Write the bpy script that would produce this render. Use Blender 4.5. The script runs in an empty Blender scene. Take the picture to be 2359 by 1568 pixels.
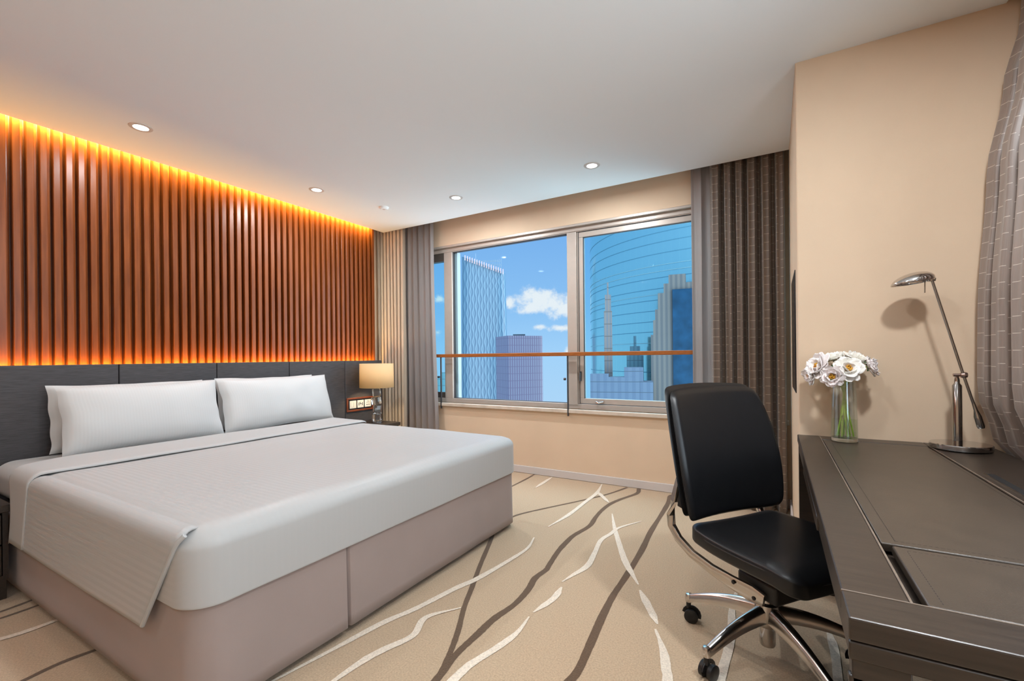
import bpy, math, random
from math import sin, cos, pi, radians, sqrt, atan, exp, hypot
from mathutils import Vector, Matrix, noise
random.seed(7)
S = bpy.context.scene
COL = S.collection

# ------------------------------------------------------------------ camera
TH = 0.52676            # heading, to the left of +Y
cam_d = bpy.data.cameras.new('camera'); cam = bpy.data.objects.new('camera', cam_d); COL.objects.link(cam)
cam_d.sensor_width = 36.0; cam_d.lens = 1042.0/2359*36
cam_d.shift_y = (823-784)/2359.0
cam_d.clip_start = 0.02; cam_d.clip_end = 2000
F = Vector((-sin(TH), cos(TH), 0)); R0 = Vector((cos(TH), sin(TH), 0)); U0 = Vector((0, 0, 1))
rl = atan(0.0105)
RR = R0*cos(rl) - U0*sin(rl); UU = U0*cos(rl) + R0*sin(rl)
m = Matrix((RR, UU, -F)).transposed().to_4x4(); m.translation = Vector((3.91, 0, 1.16))
cam.matrix_world = m
S.camera = cam

# ------------------------------------------------------------------ view
S.view_settings.view_transform = 'Standard'; S.view_settings.look = 'None'
S.view_settings.gamma = 1; S.view_settings.use_curve_mapping = False
S.view_settings.exposure = 0.08
try:
    S.cycles.max_bounces = 12; S.cycles.diffuse_bounces = 6; S.cycles.glossy_bounces = 4
    S.cycles.transmission_bounces = 8; S.cycles.transparent_max_bounces = 12
    S.cycles.use_denoising = True; S.cycles.sample_clamp_indirect = 6.0
    S.cycles.caustics_reflective = False; S.cycles.caustics_refractive = False
except Exception: pass

# ------------------------------------------------------------------ world: blue evening-clear sky with small cumulus
FILL_GLOW = 5.6
W = bpy.data.worlds.new('sky'); S.world = W; W.use_nodes = True
nt = W.node_tree; nt.nodes.clear()
def N(tree, t, **kw):
    n = tree.nodes.new(t)
    for k, v in kw.items(): setattr(n, k, v)
    return n
out = N(nt, 'ShaderNodeOutputWorld'); bg = N(nt, 'ShaderNodeBackground'); nt.links.new(bg.outputs[0], out.inputs[0])
bg.inputs[1].default_value = 1.0
tc = N(nt, 'ShaderNodeTexCoord'); sx = N(nt, 'ShaderNodeSeparateXYZ'); nt.links.new(tc.outputs['Generated'], sx.inputs[0])
mr = N(nt, 'ShaderNodeMapRange'); nt.links.new(sx.outputs[2], mr.inputs[0]); mr.inputs[1].default_value = -0.12; mr.inputs[2].default_value = 0.6
cr = N(nt, 'ShaderNodeValToRGB'); nt.links.new(mr.outputs[0], cr.inputs[0])
e = cr.color_ramp.elements
e[0].position = 0.0; e[0].color = (0.46, 0.66, 0.88, 1)
e[1].position = 0.17; e[1].color = (0.40, 0.64, 0.90, 1)
for p, c in ((0.30, (0.29, 0.54, 0.86, 1)), (0.55, (0.20, 0.43, 0.80, 1)), (1.0, (0.16, 0.34, 0.70, 1))):
    q = e.new(p); q.color = c
def wdir(px, py):
    d = (F + RR*((px-1180)/1042) + UU*((823-py)/1042)).normalized(); return d
# cumulus banks: soft blobs in direction space broken up by noise
nz = N(nt, 'ShaderNodeTexNoise'); nt.links.new(tc.outputs['Generated'], nz.inputs['Vector'])
nz.inputs['Scale'].default_value = 26; nz.inputs['Detail'].default_value = 9; nz.inputs['Roughness'].default_value = 0.62
tot = None
def blob(px, py, rx, ry, gain=1.0):
    global tot
    d = wdir(px, py)
    right = d.cross(Vector((0, 0, 1))).normalized(); up = right.cross(d)
    def dotn(v):
        n = N(nt, 'ShaderNodeVectorMath', operation='DOT_PRODUCT'); nt.links.new(tc.outputs['Generated'], n.inputs[0]); n.inputs[1].default_value = v; return n.outputs['Value']
    def mth(op, a, b):
        n = N(nt, 'ShaderNodeMath', operation=op)
        for i, v in enumerate((a, b)):
            if v is None: continue
            if hasattr(v, 'links'): nt.links.new(v, n.inputs[i])
            else: n.inputs[i].default_value = v
        return n.outputs[0]
    a = mth('MULTIPLY', dotn(right), 1/rx); b = mth('MULTIPLY', dotn(up), 1/ry)
    r2 = mth('ADD', mth('MULTIPLY', a, a), mth('MULTIPLY', b, b))
    f = mth('SUBTRACT', 1.0, mth('SQRT', r2, None))
    back = mth('GREATER_THAN', dotn(d), 0.5)
    f = mth('MULTIPLY', mth('ADD', f, 0.0), gain)
    f = mth('ADD', mth('MULTIPLY', back, mth('ADD', f, 4.0)), -4.0)
    tot = f if tot is None else mth('MAXIMUM', tot, f)
for a in ((1235, 690, .060, .038), (1270, 700, .055, .034), (1222, 710, .045, .018), (1305, 712, .05, .022), (1175, 700, .022, .03, .8),
          (1247, 752, .020, .010, .8), (1290, 755, .035, .009, .7), (1016, 690, .016, .011, .6), (1010, 765, .018, .011, .6), (1320, 812, .05, .012, .7)):
    blob(*a)
mm = N(nt, 'ShaderNodeMath', operation='MULTIPLY_ADD'); nt.links.new(nz.outputs['Fac'], mm.inputs[0]); mm.inputs[1].default_value = 2.6; mm.inputs[2].default_value = -1.35
ad = N(nt, 'ShaderNodeMath', operation='ADD'); nt.links.new(mm.outputs[0], ad.inputs[0]); nt.links.new(tot, ad.inputs[1])
m2 = N(nt, 'ShaderNodeMapRange', interpolation_type='SMOOTHSTEP'); nt.links.new(ad.outputs[0], m2.inputs[0]); m2.inputs[1].default_value = 0.05; m2.inputs[2].default_value = 0.75
mx = N(nt, 'ShaderNodeMixRGB'); nt.links.new(m2.outputs[0], mx.inputs[0]); nt.links.new(cr.outputs[0], mx.inputs[1]); mx.inputs[2].default_value = (0.86, 0.86, 0.88, 1)
# added fill glow, low and out of view, entering through the right-hand window
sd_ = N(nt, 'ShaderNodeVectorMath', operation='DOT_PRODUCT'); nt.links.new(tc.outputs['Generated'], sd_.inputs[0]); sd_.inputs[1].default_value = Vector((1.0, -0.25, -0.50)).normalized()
sr = N(nt, 'ShaderNodeMapRange', interpolation_type='SMOOTHSTEP'); nt.links.new(sd_.outputs['Value'], sr.inputs[0]); sr.inputs[1].default_value = 0.15; sr.inputs[2].default_value = 0.95; sr.inputs[4].default_value = FILL_GLOW
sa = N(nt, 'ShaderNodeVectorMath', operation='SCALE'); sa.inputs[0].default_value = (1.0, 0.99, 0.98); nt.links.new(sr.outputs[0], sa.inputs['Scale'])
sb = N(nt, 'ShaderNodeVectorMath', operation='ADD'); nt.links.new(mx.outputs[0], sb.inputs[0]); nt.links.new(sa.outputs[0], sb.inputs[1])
# added overhead fill glow, above the visible sky, lighting the room through the windows
zr = N(nt, 'ShaderNodeMapRange', interpolation_type='SMOOTHSTEP'); nt.links.new(sx.outputs[2], zr.inputs[0]); zr.inputs[1].default_value = 0.36; zr.inputs[2].default_value = 0.75; zr.inputs[4].default_value = 4.0
za = N(nt, 'ShaderNodeVectorMath', operation='SCALE'); za.inputs[0].default_value = (0.96, 0.98, 1.0); nt.links.new(zr.outputs[0], za.inputs['Scale'])
zb = N(nt, 'ShaderNodeVectorMath', operation='ADD'); nt.links.new(sb.outputs[0], zb.inputs[0]); nt.links.new(za.outputs[0], zb.inputs[1])
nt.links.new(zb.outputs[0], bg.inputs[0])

# ------------------------------------------------------------------ lights
def area(name, loc, size, power, color, rot=(0, 0, 0), sy=None, shape=None, spread=None):
    l = bpy.data.lights.new(name, 'AREA'); l.energy = power; l.color = color; l.size = size
    if sy: l.shape = 'RECTANGLE'; l.size_y = sy
    if shape: l.shape = shape
    if spread: l.spread = spread
    o = bpy.data.objects.new(name, l); o.location = loc; o.rotation_euler = rot; COL.objects.link(o); return o
DL_POWER, DL_COL = 8.8, (0.93, 0.965, 1.0)
SPOTS = [(0.502, 1.283), (0.512, 2.528), (1.412, 3.312), (2.713, 3.303)]           # in the picture
SPOTS_UNSEEN = [(0.50, 0.03), (2.2, 0.75), (3.45, 1.15), (4.45, 1.25), (1.7, -0.9), (4.2, -0.9)]  # unseen, added as room fill; only the column light follows a visible scallop
DL_REL = {(4.45, 1.25): 3.3, (3.45, 1.15): 1.1, (2.2, 0.75): 0.4, (0.50, 0.03): 0.6, (1.7, -0.9): 0.8, (4.2, -0.9): 0.8}
H = 2.62
for x, y in SPOTS + SPOTS_UNSEEN:
    area('downlight_lamp', (x, y, H-0.006), 0.075 if (x, y) in SPOTS else 0.16, DL_POWER*DL_REL.get((x, y), 1.8 if y > 2 else 1.0), DL_COL, shape='DISK')
# warm led strips: above the ceiling edge and behind the headboard
area('cove_led', (-0.020, 1.02, 2.70), 0.025, 215.0, (1.0, 0.76, 0.24), rot=(0, radians(46), 0), sy=5.2, spread=radians(100))
area('headboard_led', (-0.022, 1.55, 1.105), 0.02, 50.0, (1.0, 0.52, 0.10), rot=(0, radians(180-62), 0), sy=4.2)

# ------------------------------------------------------------------ materials
MATS = {}
def mat(name, col, rough=0.5, metal=0.0, spec=0.5, noise_amt=0.0, noise_scale=20, bump=0.0, bump_scale=200, stretch=None, coat=0.0, emit=None, trans=0.0, sheen=0.0, ior=1.45, col2=None):
    if name in MATS: return MATS[name]
    M = bpy.data.materials.new(name); M.use_nodes = True; t = M.node_tree; b = t.nodes['Principled BSDF']
    b.inputs['Base Color'].default_value = (*col, 1); b.inputs['Roughness'].default_value = rough; b.inputs['Metallic'].default_value = metal
    b.inputs['Specular IOR Level'].default_value = spec; b.inputs['Coat Weight'].default_value = coat; b.inputs['IOR'].default_value = ior
    b.inputs['Transmission Weight'].default_value = trans; b.inputs['Sheen Weight'].default_value = sheen
    if emit: b.inputs['Emission Color'].default_value = (*emit[0], 1); b.inputs['Emission Strength'].default_value = emit[1]
    tcn = N(t, 'ShaderNodeTexCoord'); mp = N(t, 'ShaderNodeMapping'); t.links.new(tcn.outputs['Object'], mp.inputs[0])
    if stretch: mp.inputs['Scale'].default_value = stretch
    if noise_amt > 0 or col2:
        n = N(t, 'ShaderNodeTexNoise'); t.links.new(mp.outputs[0], n.inputs['Vector']); n.inputs['Scale'].default_value = noise_scale; n.inputs['Detail'].default_value = 5
        c = N(t, 'ShaderNodeMixRGB'); r = N(t, 'ShaderNodeMapRange'); t.links.new(n.outputs['Fac'], r.inputs[0]); r.inputs[1].default_value = 0.3; r.inputs[2].default_value = 0.7
        t.links.new(r.outputs[0], c.inputs[0])
        c2 = col2 or tuple(v*(1+noise_amt) for v in col)
        c1 = col if col2 else tuple(v*(1-noise_amt) for v in col)
        c.inputs[1].default_value = (*c1, 1); c.inputs[2].default_value = (*c2, 1); t.links.new(c.outputs[0], b.inputs['Base Color'])
    if bump > 0:
        n = N(t, 'ShaderNodeTexNoise'); t.links.new(mp.outputs[0], n.inputs['Vector']); n.inputs['Scale'].default_value = bump_scale; n.inputs['Detail'].default_value = 3
        bp = N(t, 'ShaderNodeBump'); t.links.new(n.outputs['Fac'], bp.inputs['Height']); bp.inputs['Strength'].default_value = bump; bp.inputs['Distance'].default_value = 0.002
        t.links.new(bp.outputs[0], b.inputs['Normal'])
    MATS[name] = M; return M
paint = mat('ceiling_paint', (0.84, 0.885, 0.92), 0.9, spec=0.2)
wallm = mat('beige_wallpaper', (0.72, 0.555, 0.40), 0.75, spec=0.3, noise_amt=0.03, noise_scale=3, bump=0.15, bump_scale=400)
wood = mat('slat_wood', (0.235, 0.062, 0.012), 0.33, spec=0.5, stretch=(9, 9, 0.7), noise_scale=5, col2=(0.14, 0.032, 0.005), bump=0.06, bump_scale=60)
woodback = mat('slat_backing', (0.10, 0.028, 0.008), 0.45, stretch=(9, 9, 0.7), noise_amt=0.2)
headm = mat('headboard_fabric', (0.060, 0.056, 0.059), 0.55, stretch=(1, 0.6, 14), noise_scale=26, noise_amt=0.28, bump=0.35, bump_scale=60, spec=0.35)
base_white = mat('baseboard_white', (0.62, 0.58, 0.56), 0.5)
stone = mat('sill_stone', (0.62, 0.53, 0.44), 0.35, noise_amt=0.12, noise_scale=12)
alu = mat('window_frame_metal', (0.50, 0.44, 0.39), 0.38, metal=0.25, noise_amt=0.03)
alud = mat('window_frame_dark', (0.05, 0.05, 0.055), 0.5)
railw = mat('rail_wood', (0.32, 0.10, 0.022), 0.35, stretch=(1, 9, 9), noise_amt=0.2)
skirtm = mat('bed_skirt_fabric', (0.32, 0.255, 0.235), 0.8, noise_amt=0.05, noise_scale=3, bump=0.1, bump_scale=500, sheen=0.2)
darkw = mat('dark_wood', (0.026, 0.018, 0.013), 0.33, spec=.8, stretch=(1, 14, 14), noise_amt=0.35, noise_scale=8, bump=0.08, bump_scale=80)
leather = mat('desk_leather', (0.048, 0.034, 0.023), 0.38, spec=.8, noise_amt=0.12, noise_scale=15, bump=0.25, bump_scale=420)
stitchm = mat('stitch_groove', (0.012, 0.010, 0.009), 0.7)
edgew = mat('worn_edge_wood', (0.16, 0.12, 0.09), 0.35, noise_amt=0.2)
black = mat('black_plastic', (0.010, 0.010, 0.011), 0.4, noise_amt=0.05)
cleather = mat('chair_leather', (0.0075, 0.0078, 0.009), 0.36, spec=0.5, bump=0.05, bump_scale=350, noise_amt=0.1)
chrome = mat('chrome', (0.62, 0.60, 0.59), 0.10, metal=1.0, noise_amt=0.02)
polal = mat('polished_aluminium', (0.56, 0.53, 0.50), 0.20, metal=1.0, noise_amt=0.03)
lampmetal = mat('lamp_gunmetal', (0.38, 0.37, 0.36), 0.13, metal=1.0, noise_amt=0.02)
white_pl = mat('white_plastic', (0.78, 0.76, 0.70), 0.4)
glow = mat('downlight_lens', (1, 1, 1), 0.5, emit=((1, 0.98, 0.95), 9.0))
redwood = mat('switch_frame_wood', (0.17, 0.045, 0.018), 0.3, noise_amt=0.2)
crystal = mat('crystal', (0.95, 0.93, 0.90), 0.03, trans=1.0, ior=1.5, noise_amt=0.01)
water_m = mat('water', (0.95, 1.0, 0.95), 0.0, trans=1.0, ior=1.33, noise_amt=0.01)
green = mat('stem_green', (0.30, 0.44, 0.05), 0.45, noise_amt=0.35, noise_scale=30)
leafg = mat('leaf_green', (0.030, 0.085, 0.018), 0.4, noise_amt=0.3, noise_scale=40)
petal_m = mat('petal_blush_white', (0.88, 0.80, 0.80), 0.5, noise_scale=12, col2=(0.93, 0.90, 0.88), sheen=0.2)
petal_c = mat('petal_cream_white', (0.92, 0.90, 0.82), 0.5, noise_scale=12, col2=(0.95, 0.93, 0.90), sheen=0.2)
stamen_m = mat('stamen_yellow', (0.75, 0.42, 0.03), 0.6, noise_scale=60, col2=(0.45, 0.16, 0.02))
pitm = mat('dark_pit', (0.008, 0.007, 0.007), 0.9)

def thin_glass(name, tint, refl=0.0005):
    M = bpy.data.materials.new(name); M.use_nodes = True; t = M.node_tree; t.nodes.clear()
    o = N(t, 'ShaderNodeOutputMaterial'); mxs = N(t, 'ShaderNodeMixShader'); tr = N(t, 'ShaderNodeBsdfTransparent'); gl = N(t, 'ShaderNodeBsdfGlossy')
    tr.inputs[0].default_value = (*tint, 1); gl.inputs['Roughness'].default_value = 0.02; gl.inputs[0].default_value = (0.8, 0.9, 1, 1)
    mxs.inputs[0].default_value = refl
    t.links.new(tr.outputs[0], mxs.inputs[1]); t.links.new(gl.outputs[0], mxs.inputs[2]); t.links.new(mxs.outputs[0], o.inputs[0]); return M
glass_a = thin_glass('clear_window_glass', (0.93, 0.98, 1.0))
glass_b = thin_glass('teal_window_glass', (0.74, 0.93, 0.98))
vase_glass = thin_glass('vase_glass', (0.94, 0.95, 0.93), 0.10)

def linen(name, scale=260.0, vertical=False, col=(0.425, 0.425, 0.42)):
    """white sateen with tone-on-tone stripes running along the length"""
    M = bpy.data.materials.new(name); M.use_nodes = True; t = M.node_tree; b = t.nodes['Principled BSDF']
    b.inputs['Roughness'].default_value = 0.55; b.inputs['Sheen Weight'].default_value = 0.15; b.inputs['Specular IOR Level'].default_value = 0.3
    tcn = N(t, 'ShaderNodeTexCoord'); s = N(t, 'ShaderNodeSeparateXYZ'); t.links.new(tcn.outputs['UV'], s.inputs[0])
    a = N(t, 'ShaderNodeMath', operation='MULTIPLY'); t.links.new(s.outputs[0], a.inputs[0]); a.inputs[1].default_value = scale
    sn = N(t, 'ShaderNodeMath', operation='SINE'); t.links.new(a.outputs[0], sn.inputs[0])
    r = N(t, 'ShaderNodeMapRange', interpolation_type='SMOOTHSTEP'); t.links.new(sn.outputs[0], r.inputs[0]); r.inputs[1].default_value = -0.5; r.inputs[2].default_value = 0.5
    fd = N(t, 'ShaderNodeMapRange', interpolation_type='SMOOTHSTEP'); t.links.new(s.outputs[1], fd.inputs[0]); fd.inputs[1].default_value = 2.05; fd.inputs[2].default_value = 2.32; fd.inputs[3].default_value = 0.0; fd.inputs[4].default_value = 0.8
    mxx = N(t, 'ShaderNodeMath', operation='MAXIMUM'); t.links.new(r.outputs[0], mxx.inputs[0]); t.links.new(fd.outputs[0], mxx.inputs[1]); r = mxx
    c = N(t, 'ShaderNodeMixRGB'); t.links.new(r.outputs[0], c.inputs[0]); c.inputs[1].default_value = (*[v*(0.985 if vertical else 0.965) for v in col], 1); c.inputs[2].default_value = (*col, 1)
    t.links.new(c.outputs[0], b.inputs['Base Color'])
    rr = N(t, 'ShaderNodeMapRange'); t.links.new(r.outputs[0], rr.inputs[0]); rr.inputs[3].default_value = 0.62; rr.inputs[4].default_value = 0.42; t.links.new(rr.outputs[0], b.inputs['Roughness'])
    bp = N(t, 'ShaderNodeBump'); t.links.new(r.outputs[0], bp.inputs['Height']); bp.inputs['Strength'].default_value = 0.05; bp.inputs['Distance'].default_value = 0.002
    t.links.new(bp.outputs[0], b.inputs['Normal']); return M
linen_stripe = linen('striped_sateen', 2*pi/0.026)
linen_pillow = linen('pillow_sateen', 2*pi/0.016, True, col=(0.56, 0.56, 0.555))
linen_plain = mat('plain_sheet', (0.44, 0.44, 0.435), 0.55, spec=0.3, bump=0.05, bump_scale=300, sheen=0.1)

def drape_mat(name, col, dash, row=0.062, dashes=True, rough=0.42, transl=0.0, sheen=0.3):
    """satin curtain with broken stitched rows; u = metres along the cloth, v = height"""
    M = bpy.data.materials.new(name); M.use_nodes = True; t = M.node_tree; b = t.nodes['Principled BSDF']
    b.inputs['Roughness'].default_value = rough; b.inputs['Sheen Weight'].default_value = sheen; b.inputs['Specular IOR Level'].default_value = 0.6
    tcn = N(t, 'ShaderNodeTexCoord'); s = N(t, 'ShaderNodeSeparateXYZ'); t.links.new(tcn.outputs['UV'], s.inputs[0])
    def mth(op, a, bb=None, cc=None):
        n = N(t, 'ShaderNodeMath', operation=op)
        for i, v in enumerate((a, bb, cc)):
            if v is None: continue
            if hasattr(v, 'links'): t.links.new(v, n.inputs[i])
            else: n.inputs[i].default_value = v
        return n.outputs[0]
    u, v = s.outputs[0], s.outputs[1]
    # column index shifts the rows so neighbouring dashes step up and down
    colid = mth('FLOOR', mth('DIVIDE', u, 0.045))
    vv = mth('ADD', v, mth('MULTIPLY', mth('MODULO', colid, 2.0), 0.012))
    fr = mth('FRACT', mth('DIVIDE', vv, row))
    line = mth('LESS_THAN', fr, 0.035 if dashes else 0.02)
    fu = mth('FRACT', mth('DIVIDE', u, 0.045))
    seg = mth('GREATER_THAN', fu, 0.18)
    k = mth('MULTIPLY', line, seg) if dashes else line
    # fine vertical yarn streaks
    mp = N(t, 'ShaderNodeMapping'); t.links.new(tcn.outputs['UV'], mp.inputs[0]); mp.inputs['Scale'].default_value = (160, 5, 1)
    nn = N(t, 'ShaderNodeTexNoise'); t.links.new(mp.outputs[0], nn.inputs['Vector']); nn.inputs['Scale'].default_value = 1.5
    c0 = N(t, 'ShaderNodeMixRGB'); t.links.new(nn.outputs['Fac'], c0.inputs[0]); c0.inputs[1].default_value = (*[q*0.8 for q in col], 1); c0.inputs[2].default_value = (*[q*1.2 for q in col], 1)
    c = N(t, 'ShaderNodeMixRGB'); t.links.new(k, c.inputs[0]); t.links.new(c0.outputs[0], c.inputs[1]); c.inputs[2].default_value = (*dash, 1)
    t.links.new(c.outputs[0], b.inputs['Base Color'])
    if transl > 0:
        o = t.nodes['Material Output']; tl = N(t, 'ShaderNodeBsdfTranslucent'); tp = N(t, 'ShaderNodeBsdfTransparent'); ms = N(t, 'ShaderNodeMixShader'); ms2 = N(t, 'ShaderNodeMixShader')
        tl.inputs[0].default_value = (*[min(1, q*1.2) for q in col], 1)
        ms.inputs[0].default_value = transl; t.links.new(b.outputs[0], ms.inputs[1]); t.links.new(tl.outputs[0], ms.inputs[2])
        ms2.inputs[0].default_value = 0.04; t.links.new(ms.outputs[0], ms2.inputs[1]); t.links.new(tp.outputs[0], ms2.inputs[2]); t.links.new(ms2.outputs[0], o.inputs[0])
    return M
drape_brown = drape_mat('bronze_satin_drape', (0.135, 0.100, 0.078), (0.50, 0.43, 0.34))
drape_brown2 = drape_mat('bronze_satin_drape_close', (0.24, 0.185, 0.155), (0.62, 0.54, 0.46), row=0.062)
drape_beige = drape_mat('beige_ribbed_drape', (0.52, 0.43, 0.33), (0.60, 0.50, 0.40), row=0.02, rough=0.5)
sheer_m = drape_mat('grey_lining_curtain', (0.40, 0.35, 0.33), (0.40, 0.35, 0.33), dashes=False, transl=0.45, rough=0.7)

# ------------------------------------------------------------------ mesh helpers
class MB:
    def __init__(s): s.v = []; s.f = []; s.m = []; s.uv = {}
    def add(s, vs, fs, mi=0, uvs=None):
        o = len(s.v); s.v += [tuple(p) for p in vs]
        for f in fs:
            s.f.append(tuple(i+o for i in f)); s.m.append(mi)
        if uvs:
            for i, q in enumerate(uvs): s.uv[o+i] = q
        return s
    def box(s, x0, x1, y0, y1, z0, z1, mi=0):
        v = [(x, y, z) for z in (z0, z1) for y in (y0, y1) for x in (x0, x1)]
        return s.add(v, [(0, 2, 3, 1), (4, 5, 7, 6), (0, 1, 5, 4), (2, 6, 7, 3), (0, 4, 6, 2), (1, 3, 7, 5)], mi)
    def grid(s, fn, nu, nv, mi=0, uvfn=None, flip=False):
        vs = []; uvs = []
        for j in range(nv+1):
            for i in range(nu+1):
                p = fn(i/nu, j/nv); vs.append(p)
                if uvfn: uvs.append(uvfn(i/nu, j/nv))
        fs = []
        for j in range(nv):
            for i in range(nu):
                a = j*(nu+1)+i; q = (a, a+1, a+nu+2, a+nu+1)
                fs.append(q[::-1] if flip else q)
        return s.add(vs, fs, mi, uvs or None)
    def lathe(s, prof, c=(0, 0, 0), n=32, mi=0, axis=None, caps=True):
        vs = []; M = Matrix.Identity(3)
        if axis is not None: M = Vector(axis).to_track_quat('Z', 'Y').to_matrix()
        for r, z in prof:
            for k in range(n):
                a = 2*pi*k/n; p = M @ Vector((r*cos(a), r*sin(a), z)); vs.append((p[0]+c[0], p[1]+c[1], p[2]+c[2]))
        fs = []
        for j in range(len(prof)-1):
            for k in range(n):
                k2 = (k+1) % n; fs.append((j*n+k, j*n+k2, (j+1)*n+k2, (j+1)*n+k))
        if caps: fs.append(tuple(range(n))[::-1]); fs.append(tuple((len(prof)-1)*n+k for k in range(n)))
        return s.add(vs, fs, mi)
    def sweep(s, pts, prof, ups=None, mi=0, scales=None):
        """closed profile [(a,b)] swept along pts; a along the side axis, b along the up axis"""
        pts = [Vector(p) for p in pts]; n = len(prof); vs = []
        for i, p in enumerate(pts):
            t = (pts[min(i+1, len(pts)-1)] - pts[max(i-1, 0)]).normalized()
            up = Vector(ups) if ups else Vector((0, 0, 1))
            if abs(t.dot(up)) > 0.98 and not ups: up = Vector((0, 1, 0))
            side = t.cross(up).normalized(); u2 = side.cross(t).normalized()
            sa, sb = (scales[i] if scales else (1, 1))
            for a, b in prof: vs.append(p + side*a*sa + u2*b*sb)
        fs = []
        for i in range(len(pts)-1):
            for k in range(n):
                k2 = (k+1) % n; fs.append((i*n+k, i*n+k2, (i+1)*n+k2, (i+1)*n+k))
        fs.append(tuple(range(n))[::-1]); fs.append(tuple((len(pts)-1)*n+k for k in range(n)))
        return s.add(vs, fs, mi)
    def tube(s, pts, r, n=12, mi=0, scales=None):
        return s.sweep(pts, [(r*cos(2*pi*k/n), r*sin(2*pi*k/n)) for k in range(n)], mi=mi, scales=scales)
    def xform(s, fn): s.v = [tuple(fn(Vector(p))) for p in s.v]; return s
    def build(s, name, mats, parent=None, smooth=True, bevel=0.0, angle=35, sub=0, solid=0.0, loc=None):
        me = bpy.data.meshes.new(name); me.from_pydata(s.v, [], s.f)
        mats = mats if isinstance(mats, (list, tuple)) else [mats]
        for q in mats: me.materials.append(q)
        me.polygons.foreach_set('material_index', s.m)
        if s.uv:
            ul = me.uv_layers.new(name='UVMap')
            for lp in me.loops: ul.data[lp.index].uv = s.uv.get(lp.vertex_index, (0, 0))
        me.validate(); me.update()
        if smooth:
            me.polygons.foreach_set('use_smooth', [True]*len(me.polygons))
            try: me.set_sharp_from_angle(angle=radians(angle))
            except Exception: pass
        o = bpy.data.objects.new(name, me); COL.objects.link(o)
        if loc is not None: o.location = loc
        if parent: o.parent = parent
        if solid: md = o.modifiers.new('thick', 'SOLIDIFY'); md.thickness = solid; md.offset = 0
        if sub: md = o.modifiers.new('sub', 'SUBSURF'); md.levels = sub; md.render_levels = sub
        if bevel: md = o.modifiers.new('bevel', 'BEVEL'); md.width = bevel; md.segments = 2; md.limit_method = 'ANGLE'; md.angle_limit = radians(40)
        return o
def axpts(h, r, k, n):
    out = []
    for i in range(k): out.append(-h + r*(1 - cos(pi/2*i/k)) if False else -h + r*(i/k))
    for i in range(n+1): out.append(-h+r + (2*h-2*r)*i/n)
    for i in range(1, k+1): out.append(h-r + r*(i/k))
    return out
def rbox(hx, hy, hz, r, k=5, n=(8, 8, 4), c=(0, 0, 0)):
    """rounded box as one quad surface; r = (rx, ry, rz)"""
    if not isinstance(r, tuple): r = (r, r, r)
    r = tuple(min(a, b*0.999) for a, b in zip(r, (hx, hy, hz)))
    X, Y, Z = axpts(hx, r[0], k, n[0]), axpts(hy, r[1], k, n[1]), axpts(hz, r[2], k, n[2])
    hs = (hx, hy, hz); idx = {}; b = MB()
    def vid(p):
        key = tuple(round(q, 6) for q in p)
        if key in idx: return idx[key]
        cc = [max(-(h-a), min(h-a, q)) for q, h, a in zip(p, hs, r)]
        d = Vector([(q-w)/a for q, w, a in zip(p, cc, r)])
        l = d.length
        if l > 1e-9: d = Vector([math.tan(pi/4*q) for q in d]); d.normalize()
        q = [w + a*e_ for w, a, e_ in zip(cc, r, d)]
        idx[key] = len(b.v); b.v.append((q[0]+c[0], q[1]+c[1], q[2]+c[2])); return idx[key]
    def face(A, B, f, flip):
        for i in range(len(A)-1):
            for j in range(len(B)-1):
                q = [vid(f(A[i], B[j])), vid(f(A[i+1], B[j])), vid(f(A[i+1], B[j+1])), vid(f(A[i], B[j+1]))]
                b.f.append(tuple(q[::-1] if flip else q)); b.m.append(0)
    face(X, Y, lambda x, y: (x, y, hz), False); face(X, Y, lambda x, y: (x, y, -hz), True)
    face(Y, Z, lambda y, z: (hx, y, z), False); face(Y, Z, lambda y, z: (-hx, y, z), True)
    face(X, Z, lambda x, z: (x, -hy, z), False); face(X, Z, lambda x, z: (x, hy, z), True)
    return b
def tag(o, label, cat, group=None, kind=None):
    o['label'] = label; o['category'] = cat
    if group: o['group'] = group
    if kind: o['kind'] = kind
    return o
def empty(name, loc=(0, 0, 0), rz=0, label=None, cat=None, group=None):
    o = bpy.data.objects.new(name, None); COL.objects.link(o); o.location = loc; o.rotation_euler = (0, 0, rz); o.empty_display_size = 0.05
    if label: tag(o, label, cat, group)
    return o
def struct(name, mb, mt, parent=None, **kw):
    o = mb.build(name, mt, parent, **kw)
    if not parent: o['kind'] = 'structure'
    return o
def nz3(x, y, z, s=1.0): return noise.noise(Vector((x*s, y*s, z*s)))
def copy_tree(o, parent=None, **kw):
    c = o.copy(); COL.objects.link(c); c.parent = parent
    for ch in list(o.children): copy_tree(ch, c)
    return c

# ------------------------------------------------------------------ room shell
XL, XR, YB, YF = -0.16, 5.03, -1.7, 3.99
TOP = 2.86
COLX, COLY = 4.01, 2.683       # beige column: left face x, front face y
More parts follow.
